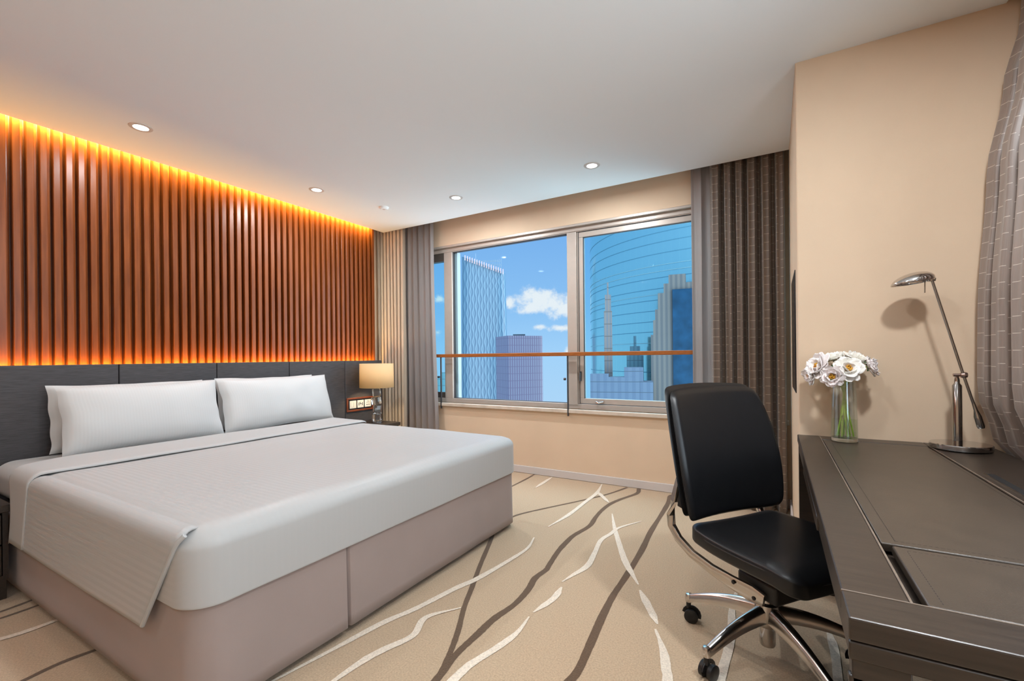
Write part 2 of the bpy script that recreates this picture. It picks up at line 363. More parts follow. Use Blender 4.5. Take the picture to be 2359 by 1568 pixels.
# carpet: one mesh, pile base plus woven lines
b_lines = [
 [(2.87,3.97),(2.89,3.83),(2.82,3.62),(2.78,3.46),(2.77,3.29),(2.78,3.12),(2.80,2.94),(2.77,2.74),(2.77,2.62),(2.78,2.47),(2.81,2.28),(2.82,2.22),(2.81,2.11),(2.83,2.01),(2.84,1.92),(2.84,1.82),(2.82,1.69),(2.82,1.56),(2.82,1.42),(2.84,1.29),(2.85,1.15),(2.83,0.8),(2.86,0.4),(2.80,0.0),(2.84,-.5)],
 [(2.20,2.65),(2.31,2.47),(2.47,2.10),(2.57,1.88),(2.65,1.70),(2.73,1.55),(2.79,1.42),(2.84,1.29)],
 [(3.22,3.97),(3.17,3.93),(3.15,3.87),(3.17,3.71),(3.18,3.45),(3.19,3.03),(3.21,2.73),(3.22,2.37),(3.22,2.15),(3.23,1.98),(3.24,1.87),(3.26,1.68),(3.27,1.55),(3.26,1.4),(3.3,1.0),(3.27,.6),(3.33,.1),(3.3,-.6)],
 [(2.0,2.2),(2.21,2.72),(2.27,2.92),(2.38,3.13),(2.55,3.43),(2.68,3.69),(2.77,3.96)],
 [(1.85,3.4),(1.85,3.77),(1.84,3.98)],
 [(0.74,0.3),(0.76,0.54),(0.78,0.61),(0.75,0.80)], [(0.80,0.3),(0.82,0.53),(0.86,0.60),(0.85,0.85)],
 [(1.56,0.1),(1.54,0.40),(1.53,0.52),(1.52,0.65),(1.57,0.85)]]
c_lines = [
 [(2.86,3.25),(2.96,2.99),(3.06,2.76),(3.16,2.54),(3.24,2.40),(3.30,2.30)], [(3.32,2.25),(3.40,2.11),(3.46,2.00)],
 [(3.46,1.96),(3.52,1.83),(3.55,1.73),(3.57,1.64),(3.58,1.3),(3.55,.9)],
 [(3.09,3.20),(2.99,3.01),(2.97,2.87),(2.95,2.74),(2.98,2.54),(3.00,2.37),(2.97,2.23),(2.95,2.14)],
 [(2.97,2.09),(2.98,1.97),(2.95,1.82)], [(2.95,1.78),(2.96,1.65),(2.94,1.53),(2.91,1.42),(2.90,1.36),(2.90,1.2),(2.92,1.0)],
 [(2.54,3.96),(2.59,3.68),(2.59,3.42),(2.59,3.08),(2.56,2.79)], [(2.58,3.72),(2.76,3.48)], [(2.06,3.58),(2.04,3.96)],
 [(2.56,2.58),(2.60,2.42),(2.59,2.25),(2.55,1.96),(2.51,1.82),(2.46,1.58),(2.41,1.42),(2.37,1.18),(2.32,0.9)],
 [(2.64,1.69),(2.55,1.55),(2.59,1.42),(2.55,1.29),(2.53,1.18),(2.52,.9)],
 [(3.74,2.53),(3.73,2.30),(3.74,2.11),(3.74,1.95),(3.73,1.78),(3.73,1.60),(3.74,1.3)], [(4.09,2.34),(4.10,2.15),(4.09,1.91),(4.07,1.5)],
 [(1.05,0.2),(1.07,0.49),(1.09,0.55),(1.11,0.64),(1.11,0.85)]]
fl = MB().add([(XL, YB, 0), (XR, YB, 0), (XR, YF, 0), (XL, YF, 0)], [(0, 1, 2, 3)], 0)
def catmull(p, n=8):
    P = [Vector((a, b, 0)) for a, b in p]; P = [2*P[0]-P[1]] + P + [2*P[-1]-P[-2]]; out = []
    for i in range(1, len(P)-2):
        for k in range(n):
            t = k/n; a, b_, c, d = P[i-1], P[i], P[i+1], P[i+2]
            out.append(0.5*((2*b_)+(c-a)*t+(2*a-5*b_+4*c-d)*t*t+(3*b_-a-3*c+d)*t*t*t))
    out.append(P[-2]); return out
def strip(p, w, mi, z, taper):
    q = catmull(p); n = len(q); vs = []
    for i, a in enumerate(q):
        t = (q[min(i+1, n-1)]-q[max(i-1, 0)]).normalized(); s = Vector((-t.y, t.x, 0)); u = i/(n-1)
        ww = w*(1+0.22*nz3(a.x*5, a.y*5, mi*7.3))
        if taper: ww *= 0.25+0.75*min(1, 4*u, 4*(1-u))
        ww += 0.0035*nz3(a.x*60, a.y*60, 1)
        vs += [a+s*ww/2+Vector((0, 0, z)), a-s*ww/2+Vector((0, 0, z))]
    fl.add(vs, [(2*i, 2*i+1, 2*i+3, 2*i+2) for i in range(n-1)], mi)
for i, p in enumerate(b_lines): strip(p, 0.033 if i in (0, 2) else 0.026 if i == 1 else 0.021, 1, 0.001+i*.00006, False)
for i, p in enumerate(c_lines): strip(p, 0.032, 2, 0.0016+i*.00012, True)
def carpet(name, col):
    M = mat(name, col, 0.95, spec=0.1, noise_amt=0.17, noise_scale=150, bump=0.9, bump_scale=330, sheen=0.3); return M
struct('floor', fl, [carpet('carpet_tan', (0.49, 0.36, 0.235)), carpet('carpet_brown', (0.12, 0.072, 0.040)), carpet('carpet_cream', (0.76, 0.66, 0.54))], smooth=False)
struct('ceiling', MB().box(0.0, 4.76, YB, 3.788, H, H+0.06), paint, smooth=False)
struct('trim_1', MB().box(XL-.1, XR+.1, YB-.1, YF+.12, TOP, TOP+0.05), paint, smooth=False)   # slab above the coves
struct('wall_left', MB().box(XL-0.08, XL, YB-.1, YF+.12, 0, TOP), wallm, smooth=False)
struct('wall_rear', MB().box(XL, XR, YB-0.08, YB, 0, TOP), wallm, smooth=False)
WX0, WX1, WZ0, WZ1 = 0.25, 3.93, 0.665, 2.412
far = MB().box(XL, XR+.1, YF, YF+0.10, 0, WZ0).box(XL, XR+.1, YF, YF+0.10, WZ1, TOP).box(XL, WX0, YF, YF+0.10, WZ0, WZ1).box(WX1, XR+.1, YF, YF+0.10, WZ0, WZ1)
struct('wall_far', far, wallm, smooth=False)
colm = MB().box(COLX, XR+0.0, COLY, YF, 0, TOP)
struct('wall_column', colm, wallm, smooth=False, bevel=0.006)
RY0, RY1 = -0.3, 2.5
rt = MB().box(XR, XR+0.1, YB, YF, 0, WZ0).box(XR, XR+.1, YB, YF, WZ1, TOP).box(XR, XR+.1, YB, RY0, WZ0, WZ1).box(XR, XR+.1, RY1, YF, WZ0, WZ1)
struct('wall_right', rt, wallm, smooth=False)
struct('baseboard_far', MB().box(0.7, COLX-.001, YF-0.018, YF-.001, 0.002, 0.072), base_white, bevel=0.003)
struct('baseboard_column', MB().box(COLX-0.014, COLX-.001, COLY+0.03, YF-0.02, 0.002, 0.075).box(COLX-.014, 4.6, COLY-0.014, COLY-.001, .002, .075), base_white, bevel=0.003)

# main window: fixed pane, opening casement, narrow side pane
FY = 4.03
w1 = empty('window_1'); w1['kind'] = 'structure'
fr = MB()
fr.box(WX0, WX1, FY, FY+.07, 2.345, WZ1)                       # head
fr.box(WX0, WX1, FY, FY+.07, WZ0, 0.712)                       # bottom rail
fr.box(0.69, 0.80, FY, FY+.07, 0.712, 2.345)                   # left mullion
fr.box(2.19, 2.285, FY-.006, FY+.07, 0.70, 2.348)              # centre mullion
fr.box(2.285, 2.30, FY+.015, FY+.07, 0.712, 2.345)
fr.build('window_frame', alu, w1, smooth=False, bevel=0.003)
hd = MB(); hd.box(WX0, WX1, YF-.0, FY-.002, 2.392, 2.411); hd.box(0.8, 4.0, FY+.002-.01, FY-.001, 2.352, 2.36)
hd.build('head_trim', alu, w1, smooth=False)
cf = MB(); z0, z1 = .716, 2.34; x0, x1 = 2.303, 3.925
for a in ((x0, x1, z1-.05, z1), (x0, x1, z0, z0+.05), (x0, x0+.045, z0+.05, z1-.05), (x1-.045, x1, z0+.05, z1-.05)):
    cf.box(a[0], a[1], FY+.012, FY+.06, a[2], a[3])
cf.build('casement_frame', alu, w1, smooth=False, bevel=0.004)
gk = MB()
for a in ((x0+.045, x1-.045, z1-.056, z1-.05), (x0+.045, x0+.051, z0+.05, z1-.05), (x0-.002, x0+.003, z0, z1), (x0, x1, z1, z1+.004)):
    gk.box(a[0], a[1], FY+.008, FY+.03, a[2], a[3])
gk.box(.80, .806, FY+.02, FY+.06, .712, 2.345).box(.80, 2.19, FY+.02, FY+.06, 2.339, 2.345).box(2.184, 2.19, FY+.02, FY+.06, .712, 2.345).box(.8, 2.19, FY+.02, FY+.06, .712, .717)
gk.build('gasket', alud, w1, smooth=False)
sd = MB().box(0.25, 0.69, FY+.01, FY+.07, 2.255, 2.345).box(.25, .69, FY+.01, FY+.07, .712, .775).box(.25, .32, FY+.01, FY+.07, .775, 2.255)
sd.build('side_pane_frame', mat('dark_bronze_frame', (0.09, 0.075, 0.065), 0.4), w1, smooth=False)
MB().box(.80, 2.19, FY+.045, FY+.049, .712, 2.345).build('glass_pane', glass_a, w1, smooth=False)
MB().box(x0+.045, x1-.045, FY+.04, FY+.044, z0+.05, z1-.05).build('glass_pane', glass_b, w1, smooth=False)
MB().box(.32, .69, FY+.04, FY+.044, .775, 2.255).build('glass_pane', glass_b, w1, smooth=False)
# pale reveal strip at the left of the fixed pane
MB().box(.806, .838, FY+.05, FY+.11, .70, 2.345).build('outer_reveal', mat('pale_reveal', (0.30, 0.38, 0.42), 0.5), w1, smooth=False)
hn = MB(); hn.box(2.46, 2.54, FY-.006, FY+.012, .733, .748); hn.tube([(2.47, FY-.01, .74), (2.5, FY-.025, .728), (2.545, FY-.02, .742)], .006, 8)
hn.build('casement_stay', chrome, w1)
hk = MB().box(2.308, 2.322, FY-.004, FY+.014, .93, 1.02).tube([(2.315, FY-.012, 1.01), (2.315, FY-.022, .96), (2.315, FY-.018, .93)], .006, 8)
hk.build('window_latch', alud, w1)
MB().box(0.2, COLX-.012, YF-.035, FY, 0.628, WZ0).build('window_sill', stone, w1, smooth=False, bevel=.006)
# side window in the right wall, outside the frame: daylight for the desk side
w2 = empty('window_2'); w2['kind'] = 'structure'
f2 = MB()
for a in ((RY0, RY1, WZ1-.06, WZ1), (RY0, RY1, WZ0, WZ0+.06), (RY0, RY0+.06, WZ0, WZ1), (RY1-.06, RY1, WZ0, WZ1), (1.05, 1.13, WZ0, WZ1)):
    f2.box(XR+.02, XR+.08, a[0], a[1], a[2], a[3])
f2.build('window_frame', alu, w2, smooth=False)
MB().box(XR+.045, XR+.05, RY0, RY1, WZ0, WZ1).build('glass_pane', glass_a, w2, smooth=False)

# wooden safety rail with thin posts in front of the window
r = empty('safety_rail', (2.2, 3.965, 0), label='slim orange-brown wooden rail running across the window', cat='railing')
MB().box(-1.75, 1.78, -.018, .018, 1.168, 1.204).build('rail', railw, r, bevel=.004)
for x in (-1.51, 0.015):
    MB().box(x-.007, x+.007, -.012, .002, .60, 1.168).build('post', alud, r, bevel=.002)
    MB().lathe([(.0, -.02), (.012, -.018), (.012, .0), (.0, .002)], (x-.02, -.01, .95), 12, axis=(1, 0, 0), caps=False).build('bracket', alud, r)

# ------------------------------------------------------------------ slatted feature wall and headboard
sp = empty('slat_wall_panel', (-.10, 1.2, 1.05), label='tall backlit panel of reddish-brown wooden slats above the headboard', cat='wall panel')
Y0, Y1, PITCH = -1.6, 3.715, 0.0598
MB().box(-.02, .0, Y0-1.2, Y1-1.2, -.02, 1.79).build('backing_board', woodback, sp, smooth=False)
sl = MB(); y = Y1; 
while y > Y0+PITCH:
    a, b_ = y-PITCH-1.2, y-1.2
    # stepped slat: proud front strip, lower shoulder, deep gap
    pr = [(a+.003, .001), (a+.003, .050), (a+.0055, .0525), (a+.033, .0525), (a+.0355, .050), (a+.038, .030), (a+.052, .026), (a+.054, .001)]
    zb, zt = 0.0, 1.78; n = len(pr)
    vs = [(p[1], p[0], zb) for p in pr] + [(p[1], p[0], zt) for p in pr]
    sl.add(vs, [(i, (i+1) % n, n+(i+1) % n, n+i) for i in range(n)] + [tuple(range(n))[::-1], tuple(range(n, 2*n))])
    y -= PITCH
sl.build('slats', wood, sp, angle=30)

hb = empty('headboard', (0.0, 1.2, 0), label='long dark grey textile headboard of square padded panels behind the bed', cat='headboard')
ys = [-1.17, -.55, .07, .694, 1.316, 1.941, 2.566, 3.187, 3.70]
for i in range(len(ys)-1):
    hh = (ys[i+1]-ys[i])/2-.0022; cy_ = (ys[i+1]+ys[i])/2-1.2
    rbox(.022, hh, .56, (.006, .006, .006), 2, (1, 1, 1), (.028, cy_, .583)).build('panel', headm, hb)
MB().box(-.006, .005, -2.37, 2.5, .02, 1.135).build('back_board', darkw, hb, smooth=False)

# ------------------------------------------------------------------ ceiling fittings
def downlight(x, y, label):
    o = empty('recessed_light', (x, y, H), label=label, cat='ceiling light', group='round recessed ceiling lights')
    MB().lathe([(.040, -.001), (.040, -.004), (.052, -.005), (.060, -.003), (.062, .0)], n=40, caps=False).build('trim_ring', base_white, o)
    MB().lathe([(.0, -.0022), (.042, -.0022)], n=40, caps=False).build('lens', glow, o)
    return o
for (x, y), l in zip(SPOTS, ('glowing round recessed light nearest the near end of the slat wall', 'glowing round recessed light beside the far end of the slat wall',
                             'glowing recessed light above the foot of the left curtain, near the window', 'glowing recessed light over the carpet before the window, farthest right')):
    downlight(x, y, l)
for x, y in SPOTS_UNSEEN:
    o = downlight(x, y, 'unseen round recessed ceiling light, added out of view to light the room')
    o['group'] = 'unseen added ceiling lights'; o.scale = (2, 2, 1)
det = empty('smoke_detector', (.666, 3.155, H), label='small flat white smoke detector on the ceiling near the window corner', cat='detector')
MB().lathe([(.0, -.022), (.030, -.021), (.042, -.012), (.046, 0)], n=32, caps=False).build('housing', paint, det)
MB().lathe([(.0, -.0235), (.012, -.023), (.014, -.0215)], n=20, caps=False).build('grille', base_white, det)

# ------------------------------------------------------------------ bed
bed = empty('bed', (1.2, 1.72, 0), label='wide double bed base with mauve-brown fabric skirt', cat='bed')
BX1, BY0, BY1 = 2.345, .712, 2.735
# skirt outline: near side, foot with a split pleat, far side
sk = []
rc = .095
def arc(cx_, cy_, r_, a0, a1, n): return [(cx_+r_*cos(radians(a0+(a1-a0)*i/n)), cy_+r_*sin(radians(a0+(a1-a0)*i/n))) for i in range(n+1)]
outl = [(0.06+i*.12, BY0) for i in range(19)] + arc(BX1-rc, BY0+rc, rc, -90, 0, 12)
yy = BY0+rc
PL = 1.297
pts = []
y = BY0+rc+.04
while y < BY1-rc:
    pts.append(y); y += .04
pts = [p for p in pts if abs(p-PL) > .03] + [PL-.022, PL-.012, PL-.006, PL-.002, PL+.003, PL+.010, PL+.022]
pts.sort()
for p in pts:
    d = p-PL; x = BX1
    if abs(d) < .011: x -= .020*(1-abs(d)/.011) if d < 0 else .012*(1-abs(d)/.011)
    outl.append((x, p))
outl += arc(BX1-rc, BY1-rc, rc, 0, 90, 12) + [(2.22-i*.12, BY1) for i in range(19)]
skb = MB(); nl = len(outl); nzr = 8
def skf(i, j):
    x, y = outl[i]; t = j/nzr; z = .035+(.40-.035)*t
    if x > 0.1:
        dx, dy = (x-1.2), (y-1.72); fl_ = (1-t)*.006
        w = .0035*nz3(x*4, y*4, z*1.2)
        if x > BX1-.01: x += fl_+w
        if y < BY0+.01: y -= fl_+w
        if y > BY1-.01: y += fl_+w
        if abs(y-PL) < .03 and x < BX1+.005-.001+fl_: x -= .012*(1-t)*(exp(-((y-PL)/.006)**2))
    return (x-1.2, y-1.72, z)
vs = [skf(i, j) for j in range(nzr+1) for i in range(nl)]
skb.add(vs, [(j*nl+i, j*nl+i+1, (j+1)*nl+i+1, (j+1)*nl+i) for j in range(nzr) for i in range(nl-1)])
skb.build('skirt', skirtm, bed, angle=40, solid=.004)
rbox(1.12, .995, .165, (.08, .08, .02), 4, (2, 2, 1), (.0, 0, .225)).build('base', mat('bed_base_cloth', (.05, .045, .043), .9), bed)
for (x, y) in ((1.05, -.43), (1.05, -.12), (1.05, .85), (-.9, -.85), (-.9, .85), (1.05, -.9)):
    MB().lathe([(.02, .001), (.024, .02), (.02, .07)], (x, y, 0), 16).build('leg', black, bed)
mt_ = rbox(1.13, 1.0, .10, (.09, .09, .075), 6, (10, 10, 3), (.0, 0, .502))
mt_.build('mattress', linen_plain, bed)

# duvet: rounded block tucked in at the foot, flap hanging along the near side
DX0, DX1, DY0, DY1, DZ0, DZ1 = .60, 2.362, .694, 2.752, .384, .622
hx, hy = (DX1-DX0)/2, (DY1-DY0)/2
cx_, cy_ = (DX0+DX1)/2, (DY0+DY1)/2
blk = rbox(hx+.03, hy, (DZ1-DZ0)/2+.06, (.115, .115, .065), 8, (34, 36, 5), (cx_-.03, cy_, (DZ0+DZ1)/2-.06))
def duv(p):
    x, y, z = p
    if z > .6:
        z += .004*nz3(x*1.6, y*3.0, 0)+.003*nz3(x*5, y*2.5, 3)
        z += .012*exp(-((x-.62)/.25)**2)*0
    if z < .42: z = .384 + (z-.384)*(.3 if z > .384 else .12)
    # foot side and near side swell slightly
    if x > DX1-.03: x += .003*nz3(1, y*4, z*5)
    return (x, y, z)
blk.xform(duv)
for i, p in enumerate(blk.v): blk.uv[i] = (p[1]-p[2] if p[0] < DX1-.05 else p[1], p[0])
blk.build('duvet', linen_stripe, None, angle=60)
duvet = bpy.data.objects['duvet']
tag(duvet, 'white striped duvet spread over the bed, corner folded at the foot', 'duvet')
def side_profile(s, off):
    """s = distance along the cloth from a line 0.30 inside the near edge, over the edge and down"""
    R_ = .06; L1 = .30-R_; q = pi/2*R_
    if s < L1: return (DY0-off+.30-s, DZ1+off)
    if s < L1+q:
        a = (s-L1)/R_; return (DY0-off+R_-R_*sin(a), DZ1+off-R_+R_*cos(a))
    d = s-L1-q; return (DY0-off-.055*d, DZ1+off-R_-d)
LT = (.30-.06)+pi/2*.06+.285
def flap(name, xa, xb, off, parent, mt, waves=0.0):
    """xa(t), xb(t): the two edges of the hanging cloth as a function of t = distance down / total"""
    nu, nv = 40, 40; g = MB()
    def fn(u, v):
        s = LT*v; y, z = side_profile(s, off); x = xa(v)+(xb(v)-xa(v))*u
        y += .004*v*v*sin(x*14+1)*waves - .010*max(0, v-.5)*sin(x*5.1)*waves
        q = min(1, max(0, (s-.225)/.07))
        z -= (1-q)*(off+.010)
        return (x, y, z)
    g.grid(fn, nu, nv, uvfn=lambda u, v: (LT*v, u))
    return g.build(name, mt, parent, angle=80, solid=.006)
vc = ((.30-.06)+pi/2*.03)/LT
flap('side_drop', lambda v: .86, lambda v: 2.24+.062*min(1, v/vc)**3 if v < vc else 2.302-(v-vc)/(1-vc)*.214, .006, duvet, linen_stripe, .12)
# roll along the diagonal fold edge of the side drop
g = MB(); pp = []
for k in range(15):
    v = vc+(1-vc)*k/14; y, z = side_profile(LT*v, .006); pp.append((2.300-(v-vc)/(1-vc)*.214, y+.004, z))
g.tube(pp, .0075, 10); g.build('corner_fold', linen_plain, duvet)
# turned-back band across the head end, with its drop on the near side
bd = MB()
YT = 2.70; LTOP = YT-(DY0-.012+.30)
def band(u, v):
    S_ = (LT+LTOP)*v
    if S_ < LT:
        s = LT-S_; y, z = side_profile(s, .012); dn = max(0, (s/LT-.35)/.65)
    else:
        y = DY0-.012+.30+(S_-LT); z = DZ1+.012; dn = 0
    sd = min(1, max(0, (LT-S_)/LT/.9)); xl = .50+.21*sd*sd*(3-2*sd) - .03*dn; x = xl+(.90-.02*dn-xl)*u
    z += .003*nz3(x*3, y*3, 2) + (.006 if u < .98 else 0)*min(1, (1-u)*14)*(1-dn)
    if u > .985: z -= .006*(1-dn); y += .006*dn
    if u < .02 or S_ > LT+LTOP-.02: z -= .008
    return (x, y, z)
bd.grid(band, 30, 90, uvfn=lambda u, v: (u, v))
bd.build('turned_back_edge', linen_plain, duvet, angle=60, solid=.004)

# pillows
def pillow(loc, w, h, t, lean, rz, label, seed, mt=linen_pillow):
    g = MB(); nu, nv = 40, 28; front = {}
    def prof(u, v):
        a = 2*u-1; c = 2*v-1
        th = t/2*((1-abs(a)**2.6)*(1-abs(c)**2.4))**.42
        px = a*w/2*(1-.045*(1-abs(a))-.035*(1-c*c)*abs(a)); pz = c*h/2*(1-.05*(1-a*a)*0.9)
        pz += .010*nz3(a*1.5+seed, c, 0); px += .012*nz3(c*2, a+seed, 4)*abs(a)
        return px, pz, th
    def mk(sg):
        def fn(u, v):
            px, pz, th = prof(u, v)
            wr = .008*nz3(px*7+seed, pz*6, sg)+.006*sin(px*22+2*sin(pz*9+seed))*max(0, abs(2*u-1)-.55)
            return (px, -sg*(th+wr*min(1, th*30)), pz)
        return fn
    g.grid(mk(1), nu, nv, uvfn=lambda u, v: (u*w, v*h))
    g.grid(mk(-1), nu, nv, uvfn=lambda u, v: (u*w, v*h), flip=True)
    o = g.build('pillow', mt, None, angle=100)
    # flange hem around the open side
    o.location = loc; o.rotation_euler = (lean, 0, rz)
    tag(o, label, 'pillow', 'four white pillows against the headboard'); return o
RZ = radians(90)
for (y, x, z, w, l, lab, sd_) in ((1.375, .335, .815, .88, 17, 'large white striped pillow in front, nearer the camera end of the bed', 1.3),
                                   (2.295, .335, .818, .95, 17, 'large white striped pillow in front, at the far lamp side of the bed', 5.1)):
    pillow((x, y, z), w, .415, .20, radians(-l), RZ, lab, sd_)
for (y, x, z, w, l, lab, sd_) in ((1.365, .155, .815, .86, 7, 'white pillow tucked behind the front pillow nearer the camera', 8.2),
                                   (2.31, .155, .815, .86, 7, 'white pillow tucked behind the front pillow at the lamp side', 3.7)):
    pillow((x, y, z), w, .41, .13, radians(-l), RZ, lab, sd_)

# ------------------------------------------------------------------ nightstands
def nightstand(y0, y1, x1, top, label):
    o = empty('nightstand', (.07, (y0+y1)/2, 0), label=label, cat='nightstand', group='dark wooden nightstands')
    hy_ = (y1-y0)/2; D = x1-.07
    MB().box(0, D, -hy_, hy_, top-.035, top).build('top', darkw, o, bevel=.003)
    MB().box(.0, D-.02, -hy_+.01, -hy_+.03, .10, top-.035).box(.0, D-.02, hy_-.03, hy_-.01, .10, top-.035).box(0, .015, -hy_+.03, hy_-.03, .1, top-.035).box(0, D-.02, -hy_+.03, hy_-.03, .10, .12).build('body', darkw, o, smooth=False)
    dz = (top-.045-.125)/2
    for k in range(2):
        z0_ = .125+k*(dz+.004)
        d = MB().box(D-.04, D-.008, -hy_+.035, hy_-.035, z0_, z0_+dz-.004).build('drawer', darkw, o, bevel=.003)
        MB().box(D-.008, D+.006, -.05, .05, z0_+dz*.5-.006, z0_+dz*.5+.006).build('handle', chrome, d, bevel=.002)
    for sx_ in (.03, D-.045):
        for sy_ in (-hy_+.03, hy_-.03):
            MB().box(sx_-.015, sx_+.015, sy_-.015, sy_+.015, .001, .10).build('leg', darkw, o, bevel=.002)
    return o
nightstand(.10, .684, .66, .465, 'dark wooden nightstand at the near side of the bed')
nightstand(2.86, 3.52, .50, .495, 'dark wooden nightstand under the lit lamp')

# bedside lamp
lp = empty('bedside_lamp', (.30, 3.383, .4955), label='lit table lamp with cream drum shade on stacked crystal blocks', cat='lamp')
shade_m = bpy.data.materials.new('lamp_shade_fabric'); shade_m.use_nodes = True; t = shade_m.node_tree; b = t.nodes['Principled BSDF']
b.inputs['Base Color'].default_value = (.85, .72, .48, 1); b.inputs['Roughness'].default_value = .8
tl = N(t, 'ShaderNodeBsdfTranslucent'); tl.inputs[0].default_value = (.95, .78, .48, 1); ms = N(t, 'ShaderNodeMixShader'); ms.inputs[0].default_value = .55
t.links.new(b.outputs[0], ms.inputs[1]); t.links.new(tl.outputs[0], ms.inputs[2]); t.links.new(ms.outputs[0], t.nodes['Material Output'].inputs[0])
MB().lathe([(.173, .365), (.172, .49), (.171, .615)], n=48, caps=False).build('lamp_shade', shade_m, lp, solid=.002)
MB().tube([(0, 0, .355), (0, 0, .56)], .006, 10).build('pole', chrome, lp)
MB().tube([(-.168, 0, .60), (.168, 0, .60)], .002, 6).tube([(0, -.168, .60), (0, .168, .60)], .002, 6).build('shade_spider', chrome, lp)
MB().lathe([(.0, .455), (.026, .47), (.03, .50), (.02, .535), (.012, .55)], n=20).build('bulb', mat('bulb_glow', (1, .9, .7), .5, emit=((1, .75, .42), 6.0)), lp)
pb = bpy.data.lights.new('bedside_bulb', 'POINT'); pb.energy = 48; pb.color = (1, .74, .42); pb.shadow_soft_size = .035
po = bpy.data.objects.new('bedside_bulb', pb); po.location = (.30, 3.383, .4955+.50); COL.objects.link(po)
MB().lathe([(.058, .0), (.06, .004), (.06, .012), (.03, .016)], n=32).build('base', chrome, lp)
for k, (zz, rz_, sx_) in enumerate(((.018, 10, .04), (.102, 50, .042), (.186, -15, .040), (.270, 35, .038))):
    c = rbox(sx_, sx_, .040, (.010, .010, .010), 2, (1, 1, 1), (0, 0, .041))
    o = c.build('crystal_block', crystal, lp, loc=(0, 0, zz)); o.rotation_euler = (radians(6*(-1)**k), radians(5*(-1)**(k//2)), radians(rz_))

# switch and socket plate on the headboard
so = empty('switch_panel', (.051, 3.378, .68), label='wood-framed plate of white switches and sockets on the headboard beside the lamp', cat='switch panel')
g = MB()
for a in ((-.182, .182, .055, .073), (-.182, .182, -.073, -.055), (-.182, -.162, -.055, .055), (.162, .182, -.055, .055)): g.box(0, .012, *a)
g.build('frame', redwood, so, bevel=.002)
MB().box(0, .003, -.162, .162, -.055, .055).build('back_plate', black, so, smooth=False)
for k, yy in enumerate((-.10, .0, .10)):
    s_ = MB().box(.003, .010, yy-.043, yy+.043, -.040, .040).build('switch_plate', white_pl, so, bevel=.002)
    d = MB()
    if k == 0: d.box(.010, .0125, yy-.03, yy-.002, -.025, .025).box(.010, .0125, yy+.002, yy+.03, -.025, .025); d.build('rocker', white_pl, s_, bevel=.001)
    elif k == 1:
        for a in ((-.028, -.020, -.016, .016), (.020, .028, -.016, .016), (-.012, .012, -.004, .004), (-.012, -.004, .008, .02)): d.box(.0095, .0108, yy+a[0], yy+a[1], a[2], a[3])
        d.build('socket_slot', black, s_, smooth=False)
    else:
        for a in ((-.018, -.008, .006, .012), (.008, .018, .006, .012), (-.003, .003, .016, .028), (-.018, -.008, -.022, -.010), (.008, .018, -.022, -.010)): d.box(.0095, .0108, yy+a[0], yy+a[1], a[2], a[3])
        d.build('socket_slot', black, s_, smooth=False)

# ------------------------------------------------------------------ curtains
def curtain(name, p0, p1, z0, z1, folds, amp, mt, label, seed=0, nu=None, shift=None, sharp=1.0, irregular=.35, drift=0.0, pleat=False):
    p0, p1 = Vector(p0), Vector(p1); d = (p1-p0); L = d.length; t_ = d.normalized(); nrm = Vector((-t_.y, t_.x))
    nu = nu or folds*14; nv = 36; g = MB()
    cum = [0.0]; us = []
    def wave(u, v):
        ph = 2*pi*folds*u + irregular*2.2*nz3(u*folds*.45+seed, seed, 0) + .35*nz3(u*5+seed, v*1.8, 3)
        s = 1-2*abs(sin(ph/2))**.85 if pleat else math.copysign(abs(sin(ph))**sharp, sin(ph))
        a = amp*(1+.45*nz3(u*folds*.7+seed*3, 2, v*1.3))*(.85+.25*(1-v))
        return s*a + .25*amp*sin(2*ph+1.3), ph
    for i in range(nu+1):
        w, ph = wave(i/nu, .5); us.append(w)
    for i in range(nu): cum.append(cum[-1]+hypot(L/nu, us[i+1]-us[i]))
    def fn(u, v):
        w, ph = wave(u, v); base = p0+d*u
        sh = shift(v, u) if shift else (0, 0)
        q = base + nrm*w + t_*(.010*sin(ph*2)*.6) 
        return (q.x+sh[0]+drift*nz3(u*3, v*3, seed), q.y+sh[1], z0+(z1-z0)*v)
    g.grid(fn, nu, nv, uvfn=lambda u, v: (cum[int(round(u*nu))], z0+(z1-z0)*v))
    o = g.build(name, mt, None, angle=180, solid=.0015)
    tag(o, label, 'curtain'); return o
ZC = TOP-.02
curtain('curtain', (-.145, 3.835), (.27, 3.85), .012, ZC, 8, .030, drape_beige, 'pleated beige drape closest to the slat wall, behind the lit lamp', 2, pleat=True, irregular=.5, shift=lambda v, u: ((1-v)*.03*(1-u), 0))
curtain('curtain', (.245, 3.885), (.655, 3.895), .012, ZC, 5, .026, sheer_m, 'soft grey lining curtain at the left edge of the window', 4, sharp=.9, shift=lambda v, u: ((1-v)**2*.07*u, 0))
curtain('curtain', (3.335, 3.895), (3.53, 3.90), .012, ZC, 2, .016, sheer_m, 'soft grey lining curtain at the right edge of the window behind the chair', 6, sharp=1.0)
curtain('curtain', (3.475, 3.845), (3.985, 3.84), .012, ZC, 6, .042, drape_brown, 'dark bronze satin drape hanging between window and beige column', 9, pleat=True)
def rshift(v, u):
    z = .012+(ZC-.012)*v
    ks = [(0, .06), (.70, .05), (.80, -.016), (1.0, -.064), (1.36, -.064), (1.9, -.040), (2.24, .007), (2.52, .06), (2.9, .09)]
    for (a, x0_), (b2, x1_) in zip(ks, ks[1:]):
        if a <= z <= b2:
            t = (z-a)/(b2-a); t = t*t*(3-2*t); return (x0_+(x1_-x0_)*t, 0)
    return (0, 0)
curtain('curtain', (4.748, 2.655), (4.79, 1.60), .012, ZC, 8, .040, drape_brown2, 'bronze satin drape with stitched rows hanging beside the desk lamp', 12, nu=190, shift=rshift, pleat=True)

